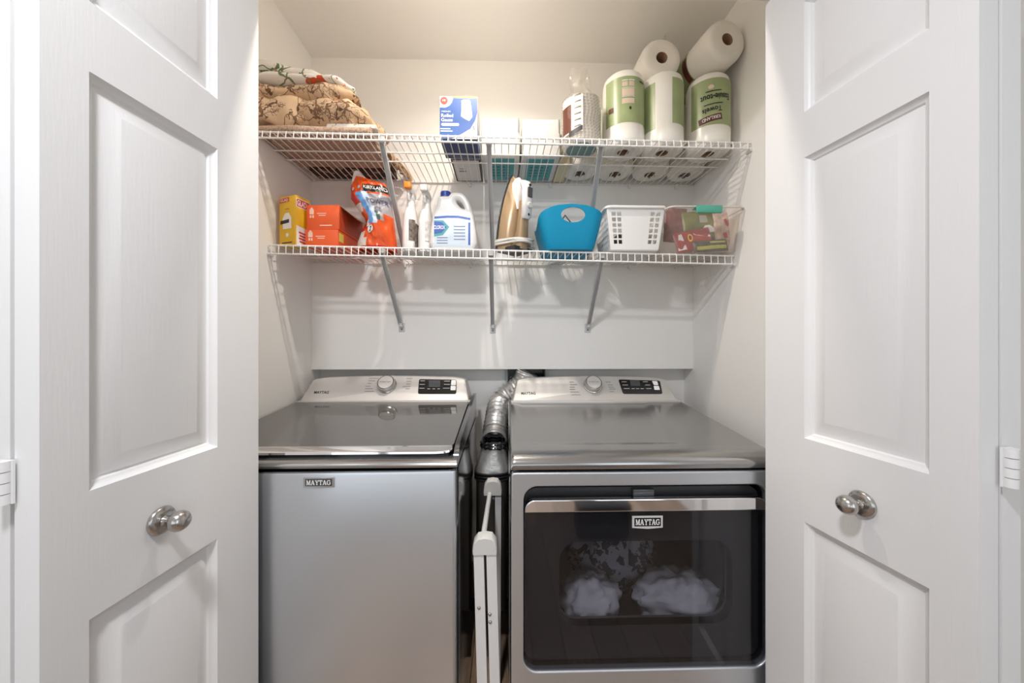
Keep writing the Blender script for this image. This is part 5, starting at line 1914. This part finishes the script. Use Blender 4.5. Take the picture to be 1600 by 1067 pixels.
for k in range(120):
    q = k / 119
    an = q * 2 * PI * 4.2
    cd.append(irp(0, .028 + .016 * q + .004 * math.sin(an * 1.3), .032) + Vector((.068 * math.cos(an), .056 * math.sin(an), 0)) * (1 + .06 * math.sin(k * .9)))
cd += [cd[-1] + Vector((.03, -.01, -.004)), cd[-1] + Vector((.05, -.02, -.014)), cd[-1] + Vector((.064, -.03, -.028))]
MB().tube(cd, .0042, 8).build('cord', mat('cord_white', (0.74, 0.72, 0.68), .5), t)

# ---- blue flexible tub
TUB = mat('tub_blue', (0.002, 0.255, 0.45), 0.5, spec=0.25)
Yt0, Yt1 = 1.225, 1.46
A, B_ = at(842, 335, Yt0), at(945.5, 335, Yt0)
Xc, wt = (A.x + B_.x) / 2, (B_.x - A.x) / 2
zb = deck('low', Xc, 1.3)
Htop = at(890, 318, Yt0).z - zb
Hside = at(842, 332, Yt0).z - zb
dt = (Yt1 - Yt0) / 2
t = thing('flexible_tub', 'turquoise blue flexible tub with oval grip hole on the lower shelf', 'tub', (Xc, (Yt0 + Yt1) / 2, zb), 0)


def tubpt(u, v, off=0.0):
    a = u * 2 * PI
    e = .30
    cx_, sy_ = math.cos(a), math.sin(a)
    bxx = math.copysign(abs(cx_) ** e, cx_)
    byy = math.copysign(abs(sy_) ** e, sy_)
    fr = abs(byy) ** 1
    # rim height: raised and arched at both ends (front/back), dipping along the sides
    endness = sstep(.30, .80, abs(byy))
    rim = lerp(Htop * .60, Hside, sstep(.15, .95, abs(byy))) + (Htop - Hside) * (1 - min(1, abs(bxx)) ** 2.2) * endness
    k = lerp(.74, 1.0, v ** .8)
    kd = lerp(.80, 1.0, v ** .8)
    return Vector(((wt * k - off) * bxx, (dt * kd - off) * byy, max(off, rim * v)))


tb = MB()
nu, nv = 120, 26
V = [[tb.bm.verts.new(tubpt(i / nu, j / nv)) for i in range(nu)] for j in range(nv + 1)]
for j in range(nv):
    for i in range(nu):
        tb.bm.faces.new((V[j][i], V[j][(i + 1) % nu], V[j + 1][(i + 1) % nu], V[j + 1][i]))
tb.bm.faces.new(V[0][::-1])
W_ = [[tb.bm.verts.new(tubpt(i / nu, j / nv, .0035)) for i in range(nu)] for j in range(nv + 1)]
for j in range(nv):
    for i in range(nu):
        tb.bm.faces.new((W_[j][(i + 1) % nu], W_[j][i], W_[j + 1][i], W_[j + 1][(i + 1) % nu]))
tb.bm.faces.new(W_[0])
for i in range(nu):
    tb.bm.faces.new((V[nv][i], V[nv][(i + 1) % nu], W_[nv][(i + 1) % nu], W_[nv][i]))
tub = tb.build('tub', TUB, t, angle=50)
hc, hx0, hx1 = at(896, 334.5, Yt0), at(877.5, 334, Yt0).x, at(915.5, 334, Yt0).x
hr = (hx1 - hx0) / 2
cut = MB().loft([[(hc.x - Xc + hr * math.cos(k * PI / 24), y, hc.z - zb + .026 * math.sin(k * PI / 24)) for k in range(48)] for y in (-dt - .05, -dt + .05)])
cut.loft([[(hr * math.cos(k * PI / 24), y, hc.z - zb + .026 * math.sin(k * PI / 24)) for k in range(48)] for y in (dt - .05, dt + .05)])
co = cut.build('cutter', TUB, t, smooth=False)
md = tub.modifiers.new('b', 'BOOLEAN')
md.object = co
md.solver = 'EXACT'
md.operation = 'DIFFERENCE'
bpy.context.view_layer.update()
me = bpy.data.meshes.new_from_object(tub.evaluated_get(bpy.context.evaluated_depsgraph_get()))
tub.modifiers.clear()
tub.data = me
bpy.data.objects.remove(co)

# something dark inside the tub seen through the grip hole
MB().tube([(Xc - .05, 1.40, zb + .006 + k * .0) if False else Vector((Xc - .055 + .0275 * k, 1.36 + .012 * math.sin(k * 1.4), zb + .012 + .15 * math.sin(PI * k / 4))) for k in range(5)], .003, 8).build('cable_loop', PRINTK, None)
tag(bpy.data.objects['cable_loop'], 'black cable loop inside the blue tub, seen through its grip hole', 'cable')

# ---- white plastic basket
BASK = mat('basket_white', (0.80, 0.79, 0.77), 0.35)
Y0, Y1 = 1.235, 1.425
TL, TR = at(946, 322, Y0), at(1043, 322, Y0)
BLo, BRo = at(958, 392, Y0 + .012), at(1031, 392, Y0 + .012)
zb = deck('low', (TL.x + TR.x) / 2, 1.3)
HBk = TL.z - zb
Xc = (TL.x + TR.x) / 2
t = thing('plastic_basket', 'white plastic basket with square holes and solid front panel', 'basket', (Xc, (Y0 + Y1) / 2, zb), 0)
wt_, wb_ = (TR.x - TL.x) / 2 - .008, (BRo.x - BLo.x) / 2
dt_ = (Y1 - Y0) / 2 - .006
db_ = dt_ - .012


def wall(p0, p1, q0, q1, cols, rows, holes, thick=.002):
    """p: bottom corners, q: top corners; holes(c, r) True where open"""
    b = MB()
    p0, p1, q0, q1 = map(Vector, (p0, p1, q0, q1))
    nr = (p1 - p0).cross(q0 - p0).normalized()

    def pt(u, v):
        return lerp(lerp(p0, p1, u), lerp(q0, q1, u), v)
    cu, cv = cols, rows
    for i in range(len(cu) - 1):
        for j in range(len(cv) - 1):
            if holes(i, j):
                continue
            u0, u1, v0_, v1_ = cu[i], cu[i + 1], cv[j], cv[j + 1]
            b.poly([pt(u0, v0_), pt(u1, v0_), pt(u1, v1_), pt(u0, v1_)])
    bmesh.ops.remove_doubles(b.bm, verts=b.bm.verts[:], dist=1e-6)
    g = bmesh.ops.extrude_face_region(b.bm, geom=b.bm.faces[:])
    bmesh.ops.translate(b.bm, vec=nr * thick, verts=[v for v in g['geom'] if isinstance(v, bmesh.types.BMVert)])
    return b


def lat(a, c, n, gap=.42):
    """n holes between a and c: returns boundaries"""
    out = []
    st_ = (c - a) / n
    for i in range(n):
        out += [a + st_ * i, a + st_ * (i + 1) - st_ * gap]
    return out


cols = [0] + lat(.07, .27, 2, .38) + [.275] + [.725] + [.735] + [x for x in lat(.735, .935, 2, .38)][1:] + [1.0]
cols = [0, .062, .135, .162, .235, .27, .73, .765, .838, .865, .938, 1.0]
hcol = {1, 3, 7, 9}
rows = [0, .10]
for k in range(6):
    rows += [0.10 + .13 * k + .038, .10 + .13 * k + .13]
rows += [1.0]
hrow = {2, 4, 6, 8, 10, 12}
wall((-wb_, -db_, 0.004), (wb_, -db_, 0.004), (-wt_, -dt_, HBk), (wt_, -dt_, HBk), cols, rows, lambda i, j: i in hcol and j in hrow).build('front_wall', BASK, t, smooth=False)
wall((wb_, db_, .004), (-wb_, db_, .004), (wt_, dt_, HBk), (-wt_, dt_, HBk), cols, rows, lambda i, j: i in hcol and j in hrow).build('back_wall', BASK, t, smooth=False)
sc_ = [0]
for k in range(11):
    sc_ += [.05 + .082 * k + .028, .05 + .082 * k + .082]
sc_ += [1.0]
hs_ = set(range(1, 23, 2))
hs_ = {2 * k + 1 for k in range(11)}
for sx in (-1, 1):
    wall((sx * wb_, sx * -db_ * -1 * -1, .004) if False else (sx * wb_, -sx * -db_, .004) if False else (sx * wb_, db_ * (1 if sx < 0 else -1), .004),
         (sx * wb_, db_ * (-1 if sx < 0 else 1), .004), (sx * wt_, dt_ * (1 if sx < 0 else -1), HBk), (sx * wt_, dt_ * (-1 if sx < 0 else 1), HBk),
         sc_, rows, lambda i, j: i in hs_ and j in hrow).build('side_wall', BASK, t, smooth=False)
MB().box((-wb_, -db_, .001), (wb_, db_, .005), .001).build('bottom', BASK, t)
rim_ = MB()
ring_o = rrect(2 * wt_ + .018, 2 * dt_ + .018, .022, 6)
ring_i = rrect(2 * wt_ - .004, 2 * dt_ - .004, .016, 6)
rim_.mesh(curve_mesh([ring_o, ring_i], .010, .003, 2, -.002), Matrix.Translation((0, 0, HBk - .002)))
rim_.build('rim', BASK, t, angle=40)
MB().box((-.052, -.07, .007), (.050, .05, .075), .012).build('dark_pouch', mat('dark_pouch', (0.05, 0.045, 0.04), .6), None)
o = bpy.data.objects['dark_pouch']
o.location = (Xc + .0, 1.36, zb)
tag(o, 'dark pouch lying inside the white basket', 'pouch')

# ---- clear bin with teal latch
BIN = clear_mat('bin_plastic', (0.975, 0.95, 0.925), (0.88, 0.80, 0.74), 0.17, 0.10, 1.4)
Yt_, Yb_ = 1.205, 1.245
TL, TR = at(1045, 322, Yt_), at(1167, 325, Yt_)
BL_, BR_ = at(1057, 396, Yb_), at(1150, 397, Yb_)
Xc = (TL.x + TR.x) / 2
Xb = (BL_.x + BR_.x) / 2
zb = deck('low', Xb, 1.28) + .001
HN = TL.z - zb
YE = 1.525
t = thing('clear_bin', 'clear plastic bin with teal latch full of packets, right end of lower shelf', 'bin', (Xb, 1.38, zb), 0)
wtop, wbot = (TR.x - TL.x) / 2, (BR_.x - BL_.x) / 2
b = MB()
ringsO, ringsI = [], []
for v, w_, y0_, y1_, xo in ((0, wbot, Yb_, YE - .03, 0), (.04, wbot + .003, Yb_ - .003, YE - .027, 0), (.90, wtop - .008, Yt_ + .006, YE - .004, Xc - Xb), (.93, wtop - .002, Yt_ + .002, YE - .001, Xc - Xb), (1, wtop, Yt_, YE, Xc - Xb)):
    ringsO.append([(xo + x, y + (y0_ + y1_) / 2 - 1.38, HN * v) for x, y in rrect(2 * w_, y1_ - y0_, .025, 6)])
b.loft(ringsO, caps=False)
b.bm.faces.new([v for v in b.bm.verts if abs(v.co.z) < 1e-6])
b.build('bin', BIN, t, angle=40)
rim_ = MB()
ro = [(Xc - Xb + x, y + (Yt_ + YE) / 2 - 1.38) for x, y in rrect(2 * wtop, YE - Yt_, .026, 6)]
ri = [(Xc - Xb + x, y + (Yt_ + YE) / 2 - 1.38) for x, y in rrect(2 * wtop - .008, YE - Yt_ - .008, .022, 6)]
rim_.mesh(curve_mesh([ro, ri], .005, .001, 1), Matrix.Translation((0, 0, HN))).build('rim', clear_mat('bin_rim', (0.92, 0.88, 0.85), (0.85, 0.80, 0.76), .75, .15, 1.4), t, angle=40)
l0, l1 = at(1088.5, 320.5, Yt_ - .01), at(1128.5, 333, Yt_ - .01)
lt = MB()
lt.box((l0.x - Xb, Yt_ - 1.38 - .014, l1.z - zb), (l1.x - Xb, Yt_ - 1.38 - .003, l0.z - zb), .004).box((l0.x - Xb, Yt_ - 1.38 - .014, l0.z - zb - .006), (l1.x - Xb, Yt_ - 1.38 + .025, l0.z - zb), .003)
lt.build('latch', mat('teal_plastic', (0.10, 0.42, 0.32), .4), t)

# packets inside
PKT = [mat('packet_olive', (0.16, 0.17, 0.045), .35, vary=.35, vscale=40), mat('packet_red', (0.38, 0.035, 0.03), .3, vary=.3, vscale=50), mat('packet_brown', (0.18, 0.055, 0.045), .35, vary=.4, vscale=60),
       mat('packet_clear', (0.55, 0.40, 0.33), .3, vary=.4, vscale=50), mat('packet_lime', (0.45, 0.46, 0.06), .4, vary=.3, vscale=60), mat('packet_black', (0.05, 0.045, 0.03), .35, vary=.5, vscale=60)]


def packet(label, px, py, Y, wpx, hpx, rot, m, marks, seed, lean=.12):
    c = at(px, py, Y)
    s = Y / F
    w2, h2 = wpx * s / 2, hpx * s / 2
    M = Matrix.Translation(c) @ Matrix.Rotation(-lean, 4, 'X') @ Matrix.Rotation(-rot, 4, 'Y')
    t = thing('snack_packet', label, 'packet', M=M, group=None)
    def sf(x, y, side=-1, e=0.0):
        u, v = x / (2 * w2) + .5, y / (2 * h2) + .5
        th_ = .010 * (max(0, 16 * u * (1 - u) * v * (1 - v))) ** .4 + .004 * noise.noise(Vector((x * 40, y * 40, seed))) * 4 * u * (1 - u)
        return Vector((x, side * (th_ + e), y))
    b = MB()
    b.grid(lambda u, v: sf((u - .5) * 2 * w2, (v - .5) * 2 * h2), 24, 24)
    b.grid(lambda u, v: sf((u - .5) * 2 * w2, (v - .5) * 2 * h2, 1), 24, 24)
    bmesh.ops.remove_doubles(b.bm, verts=b.bm.verts[:], dist=1e-5)
    b.build('packet', m, t, angle=60)
    for mm, it in marks:
        it2 = []
        for q in it:
            if q[0] == 'p':
                it2.append(('p', [(x * w2, y * h2) for x, y in q[1]]))
            elif q[0] == 'r':
                it2.append(('r', q[1] * w2, q[2] * h2, q[3] * w2, q[4] * h2) + tuple(q[5:]))
            else:
                it2.append(q[:2] + (q[2] * w2, q[3] * h2, q[4] * w2, q[5] * h2) + tuple(q[6:]))
        printed('packet_print', it2, mm, t, lambda x, y: sf(x, y, -1, .0015))
    return t


packet('brown packet leaning at the left end inside the clear bin', 1055, 352, 1.325, 36, 58, -.10, PKT[2], [], 1.1)
packet('large olive green packet standing at the top inside the clear bin', 1096, 353, 1.315, 60, 48, .05, PKT[0],
       [(mat('packet_grey', (0.42, 0.42, 0.36), .4), [('r', .05, .40, .42, .5)]), (PRINTW, [('p', [(-.1, -.35), (.1, -.05), (.35, -.02), (.6, -.25), (.55, -.5), (.0, -.55)])])], 2.2)
packet('red packet with a yellow letter O lying low in the clear bin', 1083, 376, 1.285, 60, 34, .20, PKT[1],
       [(YELP, [('t', 'O', -.20, .25, .26, .8, -.2, .02)]), (PRINTW, [('p', [(-.95, -.75), (-.75, .75), (-.58, .75), (-.50, -.75)]), ('p', [(.0, .62), (.92, .20), (.92, .02), (.05, .42)])])], 3.3)
packet('dark packet with lime green lettering lying at the bottom of the clear bin', 1110, 384, 1.272, 56, 19, .08, PKT[5], [(PKT[4], [('r', 0, -.40, 1.7, .55), ('r', .35, .45, .9, .3)])], 4.4)
packet('clear packet of pink snacks standing at the right side inside the clear bin', 1135, 358, 1.305, 40, 60, .04, PKT[3], [(PKT[1], [('r', -.1, .3, .25, .4, .4), ('r', .3, -.2, .2, .5, -.3), ('r', -.3, -.4, .3, .3, .2)])], 5.5)

# ================================================================== the hall behind the camera
bag = thing('stand_in_bag', 'black bag added on the hall floor for the dark reflection in the dryer door', 'bag', (0.62, -0.42, 0))  # unseen stand-in for the dark shape mirrored in the dryer door
MB().box((0.46, -0.52, 0.0), (0.78, -0.34, 0.21), 0.03, 3).build('bag_body', DARK, bag, world=True)
MB().box((0.455, -0.525, 0.165), (0.785, -0.335, 0.225), 0.02, 3).build('bag_lid', mat('bag_lid', (0.02, 0.02, 0.021), .6), bag, world=True)
MB().tube([(0.53, -0.43, 0.22), (0.55, -0.43, 0.265), (0.62, -0.43, 0.28), (0.69, -0.43, 0.265), (0.71, -0.43, 0.22)], .010, 10).build('handle', DARK, bag, world=True)
for o in list(bpy.data.objects):
    if o.type == 'LIGHT':
        o['kind'] = 'helper'
